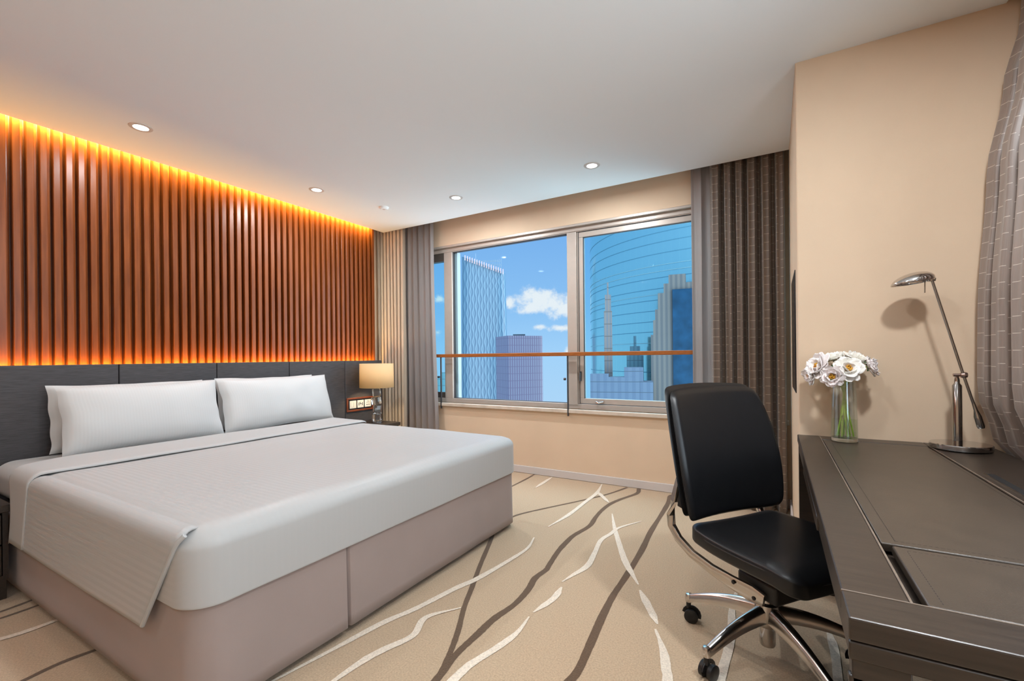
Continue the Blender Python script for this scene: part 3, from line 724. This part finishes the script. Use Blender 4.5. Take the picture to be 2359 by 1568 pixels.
# ------------------------------------------------------------------ wall panel on the column side
tv = empty('wall_screen', (COLX-.0005, 3.17, 1.29), label='thin black panel mounted on the narrow window-facing side of the column', cat='wall panel')
MB().box(-.004, 0, -.27, .27, -.34, .33).build('screen_frame', black, tv, bevel=.003)
MB().box(-.0046, -.004, -.255, .255, -.325, .315).build('screen', mat('screen_glass', (.012, .012, .014), .15), tv, smooth=False)

# ------------------------------------------------------------------ desk
DXL, DXR, DYN, DYF, DT = 4.003, 4.70, .850, 2.676, .76
dk = empty('desk', (DXL, DYN, 0), label='long dark wooden writing desk with leather inlay against the beige column', cat='desk')
LX = DXR-DXL; LY = DYF-DYN
g = MB()
g.box(0, .092, .095, LY, DT-.035, DT)                           # left border plank
g.box(.475, LX, .095, LY, DT-.035, DT)                          # right border
g.box(.092, .475, LY-.10, LY, DT-.035, DT)                      # far border
g.box(0, LX, 0, .094, DT-.035, DT)                              # near breadboard end
g.box(.092, .475, .094, LY-.1, DT-.036, DT-.026)
g.build('top_frame', darkw, dk, smooth=False, bevel=.003)
inlay = MB().box(.098, .470, .375, LY-.10, DT-.020, DT-.0015).build('leather_inlay', leather, dk, bevel=.003)
wflap = MB().box(.114, .470, .100, .364, DT-.020, DT-.001).build('writing_flap', leather, dk, bevel=.003)
# stitched seams
def stitchline(st, a, b_):
    a, b_ = Vector(a), Vector(b_); L = (b_-a).length; n = int(L/.009); d = (b_-a)/n; s = Vector((-d.y, d.x)).normalized()*.0006
    for k in range(n):
        p, q = a+d*k, a+d*(k+.62)
        st.add([(p.x-s.x, p.y-s.y, DT-.0009), (p.x+s.x, p.y+s.y, DT-.0009), (q.x+s.x, q.y+s.y, DT-.0009), (q.x-s.x, q.y-s.y, DT-.0009)], [(3, 2, 1, 0)])
s1, s2 = MB(), MB()
for a, b_ in (((.125, .395), (.125, LY-.19)), ((.125, .395), (.455, .395)), ((.125, LY-.19), (.455, LY-.19)), ((.455, .395), (.455, LY-.19))): stitchline(s1, a, b_)
for a, b_ in (((.135, .115), (.135, .345)), ((.135, .345), (.455, .345))): stitchline(s2, a, b_)
s1.build('stitching', stitchm, inlay, smooth=False); s2.build('stitching', stitchm, wflap, smooth=False)
e_ = MB()
e_.box(.0905, .0945, .095, LY-.005, DT-.004, DT+.0012).box(.0, LX, .0925, .0955, DT-.004, DT+.0012).box(.474, .478, .095, LY-.1, DT-.004, DT+.0012)
e_.build('edge_trim', edgew, dk, bevel=.0008)
MB().box(.50, .525, .55, 1.22, DT-.003, DT+.0012).build('cable_slot', pitm, dk, smooth=False)
MB().box(.497, .50, .55, 1.22, DT, DT+.003).build('slot_rim', chrome, dk, smooth=False)
# apron and frames
MB().box(.006, .026, .03, LY-.02, .675, DT-.035).build('apron', darkw, dk, bevel=.002)
MB().box(LX-.03, LX-.01, .03, LY-.02, .15, DT-.035).build('back_panel', darkw, dk, smooth=False)
dr = MB().box(.0, .008, .62, 1.30, .683, .722).build('drawer', darkw, dk, bevel=.002)
MB().box(.004, LX-.01, LY-.035, LY-.005, .001, DT-.035).build('leg', darkw, dk, bevel=.002)
MB().box(.004, .075, .004, .035, .001, DT-.037).build('leg', darkw, dk, bevel=.002)
pn = MB().box(.0, LX, .0, .012, DT-.0645, DT-.0365).box(0.0, LX, .004, .02, DT-.105, DT-.090)
pn.build('near_rail', darkw, dk, bevel=.003)
MB().box(.075, .078, .006, .03, .02, DT-.11).box(.078, LX, .012, .035, .001, DT-.108).build('end_panel', darkw, dk, smooth=False)

# vase with peonies
VX, VY = 4.182, 2.56
vs_ = empty('vase', (VX, VY, DT+.0015), label='clear glass vase of water on the far left corner of the desk', cat='vase')
prof = [(.0, .0), (.050, .0), (.052, .004), (.0515, .02), (.0505, .10), (.047, .20), (.044, .272), (.0425, .272), (.0455, .20), (.048, .10), (.049, .022), (.046, .018), (.0, .017)]
MB().lathe(prof, n=48, caps=False).build('glass', vase_glass, vs_)
MB().lathe([(.0, .0005), (.0495, .001), (.051, .005), (.050, .0165), (.0, .0172)], n=48, caps=False).build('vase_base', crystal, vs_)
MB().lathe([(.0, .0185), (.0475, .019), (.047, .098), (.0, .098)], n=48, caps=False).build('water', thin_glass('water_tint', (.93, .97, .88), .04), vs_)
def petal(g, L, Wd, cup, tilt, az, base_r, seed, curl=.25):
    nu, nv = 6, 8
    def fn(u, v):
        a = 2*u-1; w = Wd*(sin(pi*min(1, v*.86+.10))**.62)*(1-.08*cos(a*9+seed)*v)
        x = a*w/2; s = v*L
        ang = tilt + cup*v - curl*v*v*1.2
        r_ = base_r + sum(cos(tilt+cup*(k/8)*v-curl*(k/8*v)**2*1.2) for k in range(8))/8*s
        z = sum(sin(tilt+cup*(k/8)*v-curl*(k/8*v)**2*1.2) for k in range(8))/8*s
        z += .30*(a*a)*w*.5*(1-.3*v) + .0035*sin(a*7+seed)*v*v
        return (r_*cos(az)-x*sin(az), r_*sin(az)+x*cos(az), z)
    g.grid(fn, nu, nv)
def peony(x, y, z, R, facing, label, openess=.6, mt=petal_m, seed=1, stem_end=(0, 0)):
    rnd = random.Random(seed)
    o = empty('peony', (VX, VY, DT+.02), label=label, cat='flower', group='white peonies in the glass vase')
    q = Vector(facing).to_track_quat('Z', 'Y').to_matrix(); c = Vector((x-VX, y-VY, z-DT-.02))
    g = MB()
    for ring, (n, L, tl_, cp) in enumerate(((7, 1.0, .25-openess*.35, .9), (6, .86, .55-openess*.25, 1.0), (5, .62, .95-openess*.1, .8))):
        for k in range(n):
            petal(g, R*L*1.12*rnd.uniform(.88, 1.1), R*.98*rnd.uniform(.85, 1.1), cp*rnd.uniform(.75, 1.1), tl_+rnd.uniform(-.12, .12), 2*pi*(k+.5*(ring % 2))/n+rnd.uniform(-.15, .15), R*.07, rnd.uniform(0, 6), rnd.uniform(.15, .5))
    g.xform(lambda p: q @ p + c)
    g.build('petals', mt, o, angle=180, solid=.0008)
    s = MB()
    for k in range(46):
        a = rnd.uniform(0, 2*pi); rr_ = R*.22*sqrt(rnd.random()); h = R*rnd.uniform(.20, .34)
        s.lathe([(.0012, 0), (.0012, h), (.0026, h+.001), (.0026, h+.005), (.0, h+.006)], (rr_*cos(a), rr_*sin(a), R*.05), 5, caps=False)
    s.xform(lambda p: q @ p + c); s.build('stamens', stamen_m, o)
    f = Vector(facing).normalized(); e0 = Vector((stem_end[0], stem_end[1], .004)); neck = Vector((stem_end[0]*-.35, stem_end[1]*-.35, .235))
    P = [c + f*R*.10, c - f*R*.30, c*.45+neck*.55-f*.004, neck, (neck+e0)/2+Vector((.003*sin(seed), .003, 0)), e0]
    pts_ = []
    PP = [P[0]] + P + [P[-1]]
    for i in range(1, len(PP)-2):
        for k in range(6):
            t = k/6; a, b2, c2, d2 = PP[i-1], PP[i], PP[i+1], PP[i+2]
            pts_.append(.5*((2*b2)+(c2-a)*t+(2*a-5*b2+4*c2-d2)*t*t+(3*b2-a-3*c2+d2)*t**3))
    pts_.append(P[-1])
    MB().tube(pts_, .0032, 8).build('stem', green, o)
    # sepals under the bloom and one leaf
    lf = MB()
    for k in range(3): petal(lf, R*.5, R*.28, .3, -.1, 2.1*k+seed, .003, seed)
    lf.xform(lambda p: q @ p + c - f*R*.04)
    ln, lw = R*1.3, .020; a0 = seed*2.1
    def leaf(u, v):
        a = 2*u-1; w = lw*sin(pi*min(.98, v*.95+.03)); d_ = Vector((cos(a0), sin(a0), 0)); s_ = Vector((-sin(a0), cos(a0), 0))
        return c*.75+neck*.25 + d_*ln*v*.8 + s_*a*w/2 + Vector((0, 0, .03*v-.04*v*v+.003*abs(a)))
    lf.grid(leaf, 4, 10); lf.build('leaf', leafg, o, angle=180, solid=.0006)
    return o
peony(4.092, 2.545, 1.098, .062, (-.75, -.45, .45), 'large white peony leaning left over the vase, dark red-yellow centre', .9, petal_m, 3, (.022, .008))
peony(4.190, 2.505, 1.090, .055, (.15, -.9, .40), 'cream white peony facing the camera with a yellow centre', 1.15, petal_c, 5, (-.020, .01))
peony(4.268, 2.550, 1.100, .046, (.85, -.2, .25), 'small blush white peony at the right side of the bouquet', .35, petal_m, 8, (-.03, -.012))
peony(4.135, 2.490, 1.062, .048, (-.25, -.75, -.1), 'drooping blush peony low in the front of the bouquet', .75, petal_m, 11, (.010, -.02))
peony(4.150, 2.590, 1.130, .056, (-.15, -.1, 1), 'white peony opening upward at the top left of the bouquet', .75, petal_c, 14, (.0, .028))
peony(4.232, 2.590, 1.125, .054, (.35, -.2, .9), 'white peony opening upward at the top right of the bouquet', .6, petal_c, 17, (-.012, -.03))
peony(4.062, 2.560, 1.062, .044, (-.8, -.3, -.2), 'blush white peony hanging lowest at the left of the bouquet', .6, petal_m, 21, (.034, -.004))
# upright dark leaf between the blooms
# desk lamp
BXL, BYL = 4.570, 2.550
dl = empty('desk_lamp', (BXL, BYL, DT+.0015), label='chrome swing-arm desk lamp with small dome head and round base', cat='lamp')
MB().lathe([(.0, 0), (.090, 0), (.096, .003), (.0975, .008), (.0975, .021), (.095, .024), (.0, .0245)], n=64, caps=False).build('base', chrome, dl)
MB().lathe([(.0, .024), (.0155, .024), (.0155, .262), (.009, .272), (.009, .285), (.006, .30), (.0, .30)], (-.006, .01, 0), 28, caps=False).build('post', lampmetal, dl)
pv = MB().tube([(-.024, -.014, .307), (.0, -.014, .307)], .0065, 14); pv.lathe([(.0, -.013), (.010, -.010), (.0135, 0), (.010, .010), (0, .013)], (.008, -.018, .307), 20, axis=(1, 0, 0), caps=False)
pv.tube([(-.006, .01, .30), (-.006, -.014, .307)], .006, 10)
pv.build('pivot', mat('copper_pivot', (.45, .34, .30), .25, metal=1.0), dl)
A0 = (-.088, -.02, .706); A1 = (.042, -.018, .165); A2 = (.058, -.018, .092)
MB().tube([A0, (.006, -.02, .307), A1], .0050, 14).build('arm', lampmetal, dl)
def lerp3(a, b2, t): return tuple(p+(q-p)*t for p, q in zip(a, b2))
MB().tube([lerp3(A0, A1, .94), lerp3(A0, A1, 1.0), lerp3(A1, A2, .35), lerp3(A1, A2, .9), lerp3(A1, A2, 1.0)], .0128, 18, scales=[(.4, .4), (.5, .5), (.95, .95), (1, 1), (.8, .8)]).build('counterweight', lampmetal, dl)
sh = MB()
def dome(u, v):
    a = 2*pi*u; r_ = sin(pi/2*v); h = cos(pi/2*v)
    x = .072*r_*cos(a); y = .060*r_*sin(a); z = .046*h**.9 + .008*(x/.07)
    x += .012*h
    return (-.149+x, -.01+y, .698+z)
sh.grid(dome, 40, 14, flip=True)
sh.build('lamp_head', chrome, dl, angle=80, solid=.0016)
MB().lathe([(.0, 0), (.013, .002), (.015, .014), (.006, .024), (0, .026)], (-.088, -.016, .698), 20, caps=False).tube([(-.092, -.016, .712), (-.12, -.012, .722)], .006, 10).build('head_joint', lampmetal, dl)
MB().tube([(-.112, -.03, .705), (-.113, -.03, .652)], .0022, 8).build('dimmer_stem', lampmetal, dl)

# ------------------------------------------------------------------ office chair
PHI = radians(-38)
ch = empty('office_chair', (3.875, 2.0, 0), PHI, label='black leather office chair with polished metal frame, pulled up to the desk', cat='chair')
# backrest (local x forward, y to the chair's left)
def back_a(h):
    t = (h-.49)/.55
    return -.208 - .02*t - .115*t*t
def back_hw(h):
    t = (h-.49)/.55
    return .238 + .052*sin(pi*min(1, .15+t*.62))*1.0 - .030*t*t
def backpt(s, h, off):
    """s in -1..1 across, h height, off = distance toward the front"""
    hw = back_hw(h); a = back_a(h)+.045*s*s; 
    return (a+off, .012+s*hw, h)
def cushion(name, o0, o1, h0, h1, inset, mt, rr=.03):
    g = MB(); nu, nv = 40, 40
    def edge(s, t):
        # superellipse-like corner rounding
        k = (abs(s)**18+abs(t)**18)**(1/18.0) if (s or t) else 1
        m_ = max(abs(s), abs(t)); f_ = m_/k if k > 0 else 1
        return s*f_, t*f_
    def face(off, bulge):
        def fn(u, v):
            s, t = 2*u-1, 2*v-1; s, t = edge(s, t); s *= inset; 
            h = (h0+h1)/2+(h1-h0)/2*t*(1 if inset == 1 else .985)
            d = 1-max(abs(2*u-1), abs(2*v-1)); e2 = min(1, d/.10); rnd_ = sqrt(max(0, 1-(1-e2)**2))
            mid = (o0+o1)/2; o_ = mid+(off-mid)*rnd_
            x, y, z = backpt(s, h, o_+bulge*(1-s*s)*(1-t*t)); z -= .010*s*s*(1 if t > 0 else -.6)*abs(t)
            return (x, y, z)
        return fn
    g.grid(face(o1, .012), nu, nv); g.grid(face(o0, 0), nu, nv, flip=True)
    return g.build(name, mt, ch, angle=70)
cushion('backrest', .004, .046, .490, 1.025, .985, cleather)
cushion('back_shell', -.016, .006, .505, 1.035, 1.0, black)
# seat
se = rbox(.245, .262, .040, (.060, .060, .022), 7, (12, 12, 2), (.062, .01, .438))
def seatf(p):
    x, y, z = p; u = (x-.075)/.245; w = (y-.02)/.262
    z += .006*w*w*1.2 - .040*max(0, u-.45)**2*1.6 + .012*max(0, -u-.5)
    if z > .44: z += .010*(1-u*u)*(1-w*w)
    y = .02+(y-.02)*(1-.10*max(0, -u)**2)
    return (x, y, z)
se.xform(seatf).build('seat', cleather, ch, angle=80)
# piping seam around the seat
pt = []
for k in range(65):
    a = 2*pi*k/64; c_, s_ = cos(a), sin(a); kx = .062+.246*math.copysign(abs(c_)**.42, c_); ky = .01+.263*math.copysign(abs(s_)**.42, s_)
    q = seatf((kx, ky, .455)); pt.append((q[0], q[1], q[2]-.004))
MB().tube(pt, .0028, 6).build('seat_piping', black, ch)
MB().box(-.10, .22, -.13, .17, .375, .402).build('seat_pan', black, ch, bevel=.01)
# frame arms from behind the back, sweeping under the seat
for sgn, yo in ((-1, -.215), (1, .300)):
    mid = .045
    P = [(-.225, yo*.98, .69), (-.238, yo, .63), (-.262, yo, .55), (-.283, yo, .485), (-.278, yo, .44), (-.245, yo*.97, .395), (-.185, yo*.90, .352), (-.11, yo*.78, .318), (-.04, yo*.66, .295), (.03, yo*.55, .278), (.075, yo*.5, .270)]
    sc = [(.8, .45), (.9, .8), (1, 1), (1, 1.1), (1, 1.1), (1, 1.1), (1, 1.15), (1, 1.3), (.9, 1.7), (.8, 2.1), (.7, 1.5)]
    prof = [(-.012, -.010), (-.008, -.014), (.008, -.014), (.012, -.010), (.012, .010), (.008, .014), (-.008, .014), (-.012, .010)]
    MB().sweep(P, prof, ups=(0.3, 0, 1) if False else None, scales=sc).build('frame_arm', polal, ch, angle=45)
    for (a, h_) in ((-.02, .303), (-.055, .288), (.045, .268)): MB().lathe([(.0, -.003), (.007, -.002), (.008, 0), (.0, 0)], (a, (yo*.66 if a < 0 else yo*.53)+sgn*.0105, h_), 14, axis=(0, -sgn, 0), caps=False).build('bolt', black, ch)
    MB().sweep([(-.195, yo*.93, .66), (-.21, yo*.95, .60), (-.225, yo*.96, .53)], prof, scales=[(.7, 1.6), (.8, 1.8), (.7, 1.4)]).build('back_bracket', black, ch)
MB().box(-.05, .12, -.10, .13, .262, .335).build('tilt_mechanism', black, ch, bevel=.012)
MB().box(.02, .16, .10, .19, .33, .345).build('control_lever', black, ch, bevel=.004)
# pedestal, star base with casters
MB().lathe([(.026, .20), (.026, .29), (.018, .292)], n=24).build('gas_lift', black, ch)
MB().lathe([(.0, .042), (.026, .043), (.028, .05), (.028, .12), (.0, .12)], n=28, caps=False).build('lower_column', chrome, ch)
MB().lathe([(.034, .118), (.042, .135), (.045, .165), (.042, .205), (.030, .212), (.030, .222), (.0, .222)], n=32).build('hub', polal, ch)
for k in range(5):
    ang = radians(162+72*k)-PHI; d = Vector((cos(ang), sin(ang), 0)); P = []; sc = []
    for i in range(9):
        t = i/8; r_ = .030+(.318-.030)*t
        P.append(d*r_+Vector((0, 0, .172-.062*t-.010*t*t+.012*sin(pi*t)))); sc.append((1-.42*t, 1-.52*t))
    prof = [(-.024, -.030), (-.012, -.034), (.012, -.034), (.024, -.030), (.022, .012), (.012, .026), (0, .030), (-.012, .026), (-.022, .012)]
    lg = MB().sweep(P, prof, scales=sc).lathe([(.0, -.02), (.014, -.018), (.016, -.01), (.016, .010), (.012, .016), (.0, .018)], tuple(d*.316+Vector((0, 0, .102))), 18, caps=False).build('leg', polal, ch, angle=40)
    cs = MB(); c = d*.318; yaw = radians(40+61*k)
    f_ = Vector((cos(yaw), sin(yaw), 0)); s_ = Vector((-sin(yaw), cos(yaw), 0)); wc = c+f_*.012+Vector((0, 0, .0295))
    for sg in (-1, 1):
        cc = wc + s_*sg*.017
        cs.lathe([(.0, -.010), (.022, -.010), (.0285, -.007), (.0285, .007), (.022, .010), (.010, .011), (.0, .011)], tuple(cc), 24, axis=tuple(s_*sg), caps=False)
    # hood over the wheels and the swivel pin
    hd_ = []
    for i in range(9):
        a = radians(-20+i*24); hd_.append(wc + f_*.0325*cos(a) + Vector((0, 0, .0325*sin(a))))
    cs.sweep(hd_, [(-.007, -.002), (.007, -.002), (.007, .003), (-.007, .003)], ups=tuple(s_))
    cs.lathe([(.010, 0), (.010, .034), (.006, .036)], tuple(c+Vector((0, 0, .056))), 14)
    cs.build('caster', black, lg)

# ------------------------------------------------------------------ the city outside
def wp(px, py, D): return Vector((3.91, 0, 1.16)) + (F + RR*((px-1180)/1042) + UU*((823-py)/1042))*D
def facade(name, c1, c2, vert, horiz, wav=0.0, metal=0.0, rough=0.4, vfac=.5, hcol=None):
    """vertical mullion/fin stripes by u (m), floor lines by v (m)"""
    M = bpy.data.materials.new(name); M.use_nodes = True; t = M.node_tree; b = t.nodes['Principled BSDF']
    b.inputs['Roughness'].default_value = rough; b.inputs['Metallic'].default_value = metal
    tcn = N(t, 'ShaderNodeTexCoord'); s = N(t, 'ShaderNodeSeparateXYZ'); t.links.new(tcn.outputs['UV'], s.inputs[0])
    def mth(op, a, bb=None):
        n = N(t, 'ShaderNodeMath', operation=op)
        for i, v in enumerate((a, bb)):
            if v is None: continue
            if hasattr(v, 'links'): t.links.new(v, n.inputs[i])
            else: n.inputs[i].default_value = v
        return n.outputs[0]
    u, v = s.outputs[0], s.outputs[1]
    if wav: 
        sn = mth('SINE', mth('MULTIPLY', v, 2*pi/9.0))
        par = mth('SUBTRACT', mth('MULTIPLY', mth('MODULO', mth('FLOOR', mth('DIVIDE', u, vert)), 2.0), 2.0), 1.0)
        u2 = mth('ADD', u, mth('MULTIPLY', mth('MULTIPLY', sn, par), wav))
    else: u2 = u
    f1 = mth('GREATER_THAN', mth('FRACT', mth('DIVIDE', u2, vert)), vfac)
    c = N(t, 'ShaderNodeMixRGB'); t.links.new(f1, c.inputs[0]); c.inputs[1].default_value = (*c1, 1); c.inputs[2].default_value = (*c2, 1)
    col = c.outputs[0]
    if horiz:
        f2 = mth('LESS_THAN', mth('FRACT', mth('DIVIDE', v, horiz)), .07)
        c3 = N(t, 'ShaderNodeMixRGB'); t.links.new(f2, c3.inputs[0]); t.links.new(col, c3.inputs[1]); c3.inputs[2].default_value = (*(hcol or tuple(q*.5 for q in c1)), 1); col = c3.outputs[0]
    t.links.new(col, b.inputs['Base Color']); return M
def tower(name, base, plan_fn, z0, z1, top_fn, mt, label, taper=lambda t: 1.0, n=48, nv=12, group=None):
    g = MB(); pts = [plan_fn(2*pi*k/n) for k in range(n+1)]; cum = [0]
    for i in range(n): cum.append(cum[-1]+hypot(pts[i+1][0]-pts[i][0], pts[i+1][1]-pts[i][1]))
    def fn(u, v):
        k = int(round(u*n)); p = pts[k]; z = z0+(z1-z0)*v; s = taper(v); zz = z + (top_fn(p) if v > .999 else 0)
        return (p[0]*s, p[1]*s, zz)
    g.grid(fn, n, nv, uvfn=lambda u, v: (cum[int(round(u*n))], z0+(z1-z0)*v))
    o = (len(g.v)-(n+1)); g.f.append(tuple(o+k for k in range(n))); g.m.append(0)
    ob = g.build('tower_body', mt, None, angle=30); return ob
def at_tower(name, pxc, D, label, cat='building'):
    p = wp(pxc, 823, D); o = empty(name, (p.x, p.y, 0), math.atan2(p.y, p.x-3.91)-pi/2, label=label, cat=cat); return o
GZ = -150
# tapering tower with woven fins and a bright sloping crown
D = 300; w = 92/1042*D
ta = at_tower('tapering_tower', 1117, D, 'tall tapering blue-grey skyscraper with woven fins and lit sloping crown, left of the cloud')
def sq(hw_, hd_, pw):
    def f(a):
        c, s = cos(a), sin(a); return (hw_*math.copysign(abs(c)**pw, c), hd_*math.copysign(abs(s)**pw, s))
    return f
zt = (823-607)/1042*D
body = tower('b', None, sq(w*.56, w*.56, .28), GZ, zt, lambda p: -p[0]*.36+p[1]*.15-0*3, facade('woven_fin_facade', (.035, .095, .165), (.095, .19, .27), 1.9, None, wav=.38, rough=.35), '', taper=lambda t: 1.05-.02*t-.10*max(0, t-.45)**1.3*1.9)
body.name = 'tower_body'; body.parent = ta
cr_ = MB(); n = 17
for k in range(n):
    x = -w*.44+w*.90*k/(n-1); z = zt - x*.36*1.0 - 2.4
    cr_.box(x-.24, x+.24, -w*.56-.4, -w*.56+.3, z-1.5, z+1.6)
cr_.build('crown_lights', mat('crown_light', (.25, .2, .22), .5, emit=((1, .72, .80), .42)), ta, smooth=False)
lat = MB()
for k in range(20):
    x = -w*.42+w*.86*k/19; lat.box(x-.10, x+.10, w*.1, w*.1+.2, zt-4, zt+5.2+(1.8*((x/w)**2)*4-1.2))
for zz in (1.0, 3.5): lat.box(-w*.42, w*.44, w*.1, w*.1+.2, zt+zz, zt+zz+.22)
lat.build('crown_lattice', mat('lattice_steel', (.16, .24, .30), .5), ta, smooth=False)
MB().tube([(-w*.2, 0, zt), (-w*.2, 0, zt+8)], .15, 6).build('antenna', mat('antenna_steel', (.2, .3, .4), .5), ta)
# lower flat-topped tower with vertical ribs
D = 240; w = 100/1042*D
tb = at_tower('ribbed_tower', 1196, D, 'flat-topped purple-blue tower with vertical ribs, right of the tapering tower')
body = tower('b', None, lambda a: (lambda c, s: (hypot(1, 0)*.5*w*1.0*math.copysign(abs(c)**.12, c)*.86, .5*w*.8*math.copysign(abs(s)**.12, s)))(cos(a), sin(a)), GZ, (823-770)/1042*D, lambda p: 0, facade('ribbed_facade', (.085, .085, .155), (.13, .16, .24), 1.25, 3.6, rough=.45, hcol=(.08, .08, .15)), '')
body.parent = tb; body.rotation_euler = (0, 0, radians(24)); body.name = 'tower_body'
pt_ = MB().box(-3.0, 3.4, -2, 2, (823-770)/1042*D, (823-765)/1042*D); pt_.build('plant_room', mat('plant_room', (.04, .075, .11), .6), tb, smooth=False)
# curved cyan glass tower filling the casement
D = 165; RAD = 46
gc = Vector((3.91, 0, 0)); ang_left = math.atan((1362-1180)/1042); cdir = ang_left+math.asin(RAD/D)
dvec = (F*cos(cdir)+R0*sin(cdir)); pc = gc + dvec*D
tg = empty('curved_glass_tower', (pc.x, pc.y, 0), label='huge curved cyan glass tower filling the casement pane', cat='building')
body = tower('b', None, lambda a: (RAD*cos(a), RAD*sin(a)), GZ, 120, lambda p: 0, facade('cyan_glass_facade', (.58, .78, .76), (.50, .72, .73), 2.1, None, metal=.85, rough=.16, vfac=.04), '', n=160)
body.parent = tg; body.name = 'tower_body'
lines = MB(); light_l = MB()
rows_dark = (577, 625, 650, 680, 703, 727, 752, 840, 860); rows_light = (596, 612, 668, 772, 795)
def ringband(g, z, hgt, rad):
    n_ = 120; g.lathe([(rad, z-hgt/2), (rad, z+hgt/2)], n=n_, caps=False)
DN = D-RAD
for py in (500, 530, 552, 577, 631, 655, 680, 704, 728, 751, 842, 862, 885): ringband(lines, (815-py)/1042*DN*1.02, .15, RAD+.06)
for py in (603, 617, 668, 776, 796): ringband(light_l, (815-py)/1042*DN*1.02, .18, RAD+.08)
lines.build('floor_line', mat('floor_line_dark', (.07, .18, .26), .5), tg); light_l.build('light_band', mat('floor_line_light', (.22, .33, .38), .4), tg)
# stepped brown tower and slimmer ones: reflections in the glass, built as solids before it
def stepped(px0, px1, pytop, D, steps, mt, name, label):
    o = at_tower(name, (px0+px1)/2, D, label); w_ = (px1-px0)/1042*D; g = MB(); zt_ = (818-pytop)/1042*D
    for (a, b2, dz) in steps:
        x0_, x1_ = (a-.5)*w_, (b2-.5)*w_; z1_ = zt_-dz
        g.add([(x0_, -2-dz*.01, GZ), (x1_, -2-dz*.01, GZ), (x1_, 2, GZ), (x0_, 2, GZ), (x0_, -2-dz*.01, z1_), (x1_, -2-dz*.01, z1_), (x1_, 2, z1_), (x0_, 2, z1_)],
              [(0, 1, 5, 4), (1, 2, 6, 5), (2, 3, 7, 6), (3, 0, 4, 7), (4, 5, 6, 7)], 0,
              [(x0_, GZ), (x1_, GZ), (x1_+4, GZ), (x0_-4, GZ), (x0_, z1_), (x1_, z1_), (x1_+4, z1_), (x0_-4, z1_)])
    g.build('tower_body', mt, o, smooth=False); return o
brownf = facade('reflected_stone_facade', (.13, .10, .095), (.085, .07, .075), 1.1, None, rough=.6)
bs = stepped(1506, 1690, 620, 106, [(0, 1, 14), (.03, 1, 10.5), (.055, .99, 8.0), (.09, .95, 4.2), (.16, .9, 2.0), (.22, .42, .0), (.62, .85, .8)], brownf, 'reflected_stepped_tower', 'reflection of a grey-brown stepped stone tower in the curved glass, built as a solid tower at the right of the casement view')
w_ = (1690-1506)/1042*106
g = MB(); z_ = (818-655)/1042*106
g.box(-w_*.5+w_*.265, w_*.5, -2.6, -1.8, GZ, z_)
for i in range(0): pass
g.build('reflected_blue_bay', mat('reflected_deep_blue', (.010, .042, .09), .3, metal=.3, noise_amt=.35, noise_scale=.35), bs, smooth=False)  # dark blue part of the same reflection, built as a solid bay
stepped(1393, 1411, 640, 113, [(0, 1, 7), (.15, .9, 3), (.4, .6, 0)], facade('reflected_red_brown', (.16, .11, .105), (.11, .10, .12), .8, 3.0, rough=.6), 'reflected_slim_tower', 'reflection of a slim red-brown tower at the left of the curved glass tower, built as a solid tower')
stepped(1445, 1482, 762, 118, [(0, 1, 5), (.2, .8, 2.6), (.42, .58, 0)], facade('reflected_hazy_blue', (.08, .16, .22), (.06, .125, .18), 1.0, 2.2, rough=.6), 'reflected_spired_tower', 'reflection of a low hazy blue tower with a central spire, built as a solid tower, mid casement')
stepped(1362, 1500, 832, 106, [(0, .3, 1.5), (.12, .42, 4), (.3, .72, 2.2), (.55, .85, 0), (.8, 1, 3.2)], facade('hazy_mauve_facade', (.085, .10, .15), (.07, .085, .135), 1.6, 2.4, rough=.7), 'mauve_low_block', 'hazy mauve city blocks low in the casement below the rail')
stepped(985, 1030, 842, 250, [(0, .5, 0), (.4, 1, 3), (.7, 1, 1)], facade('teal_block_facade', (.06, .16, .20), (.08, .19, .23), 2.2, 3.5, rough=.6), 'teal_low_block', 'teal city block low in the narrow side pane')
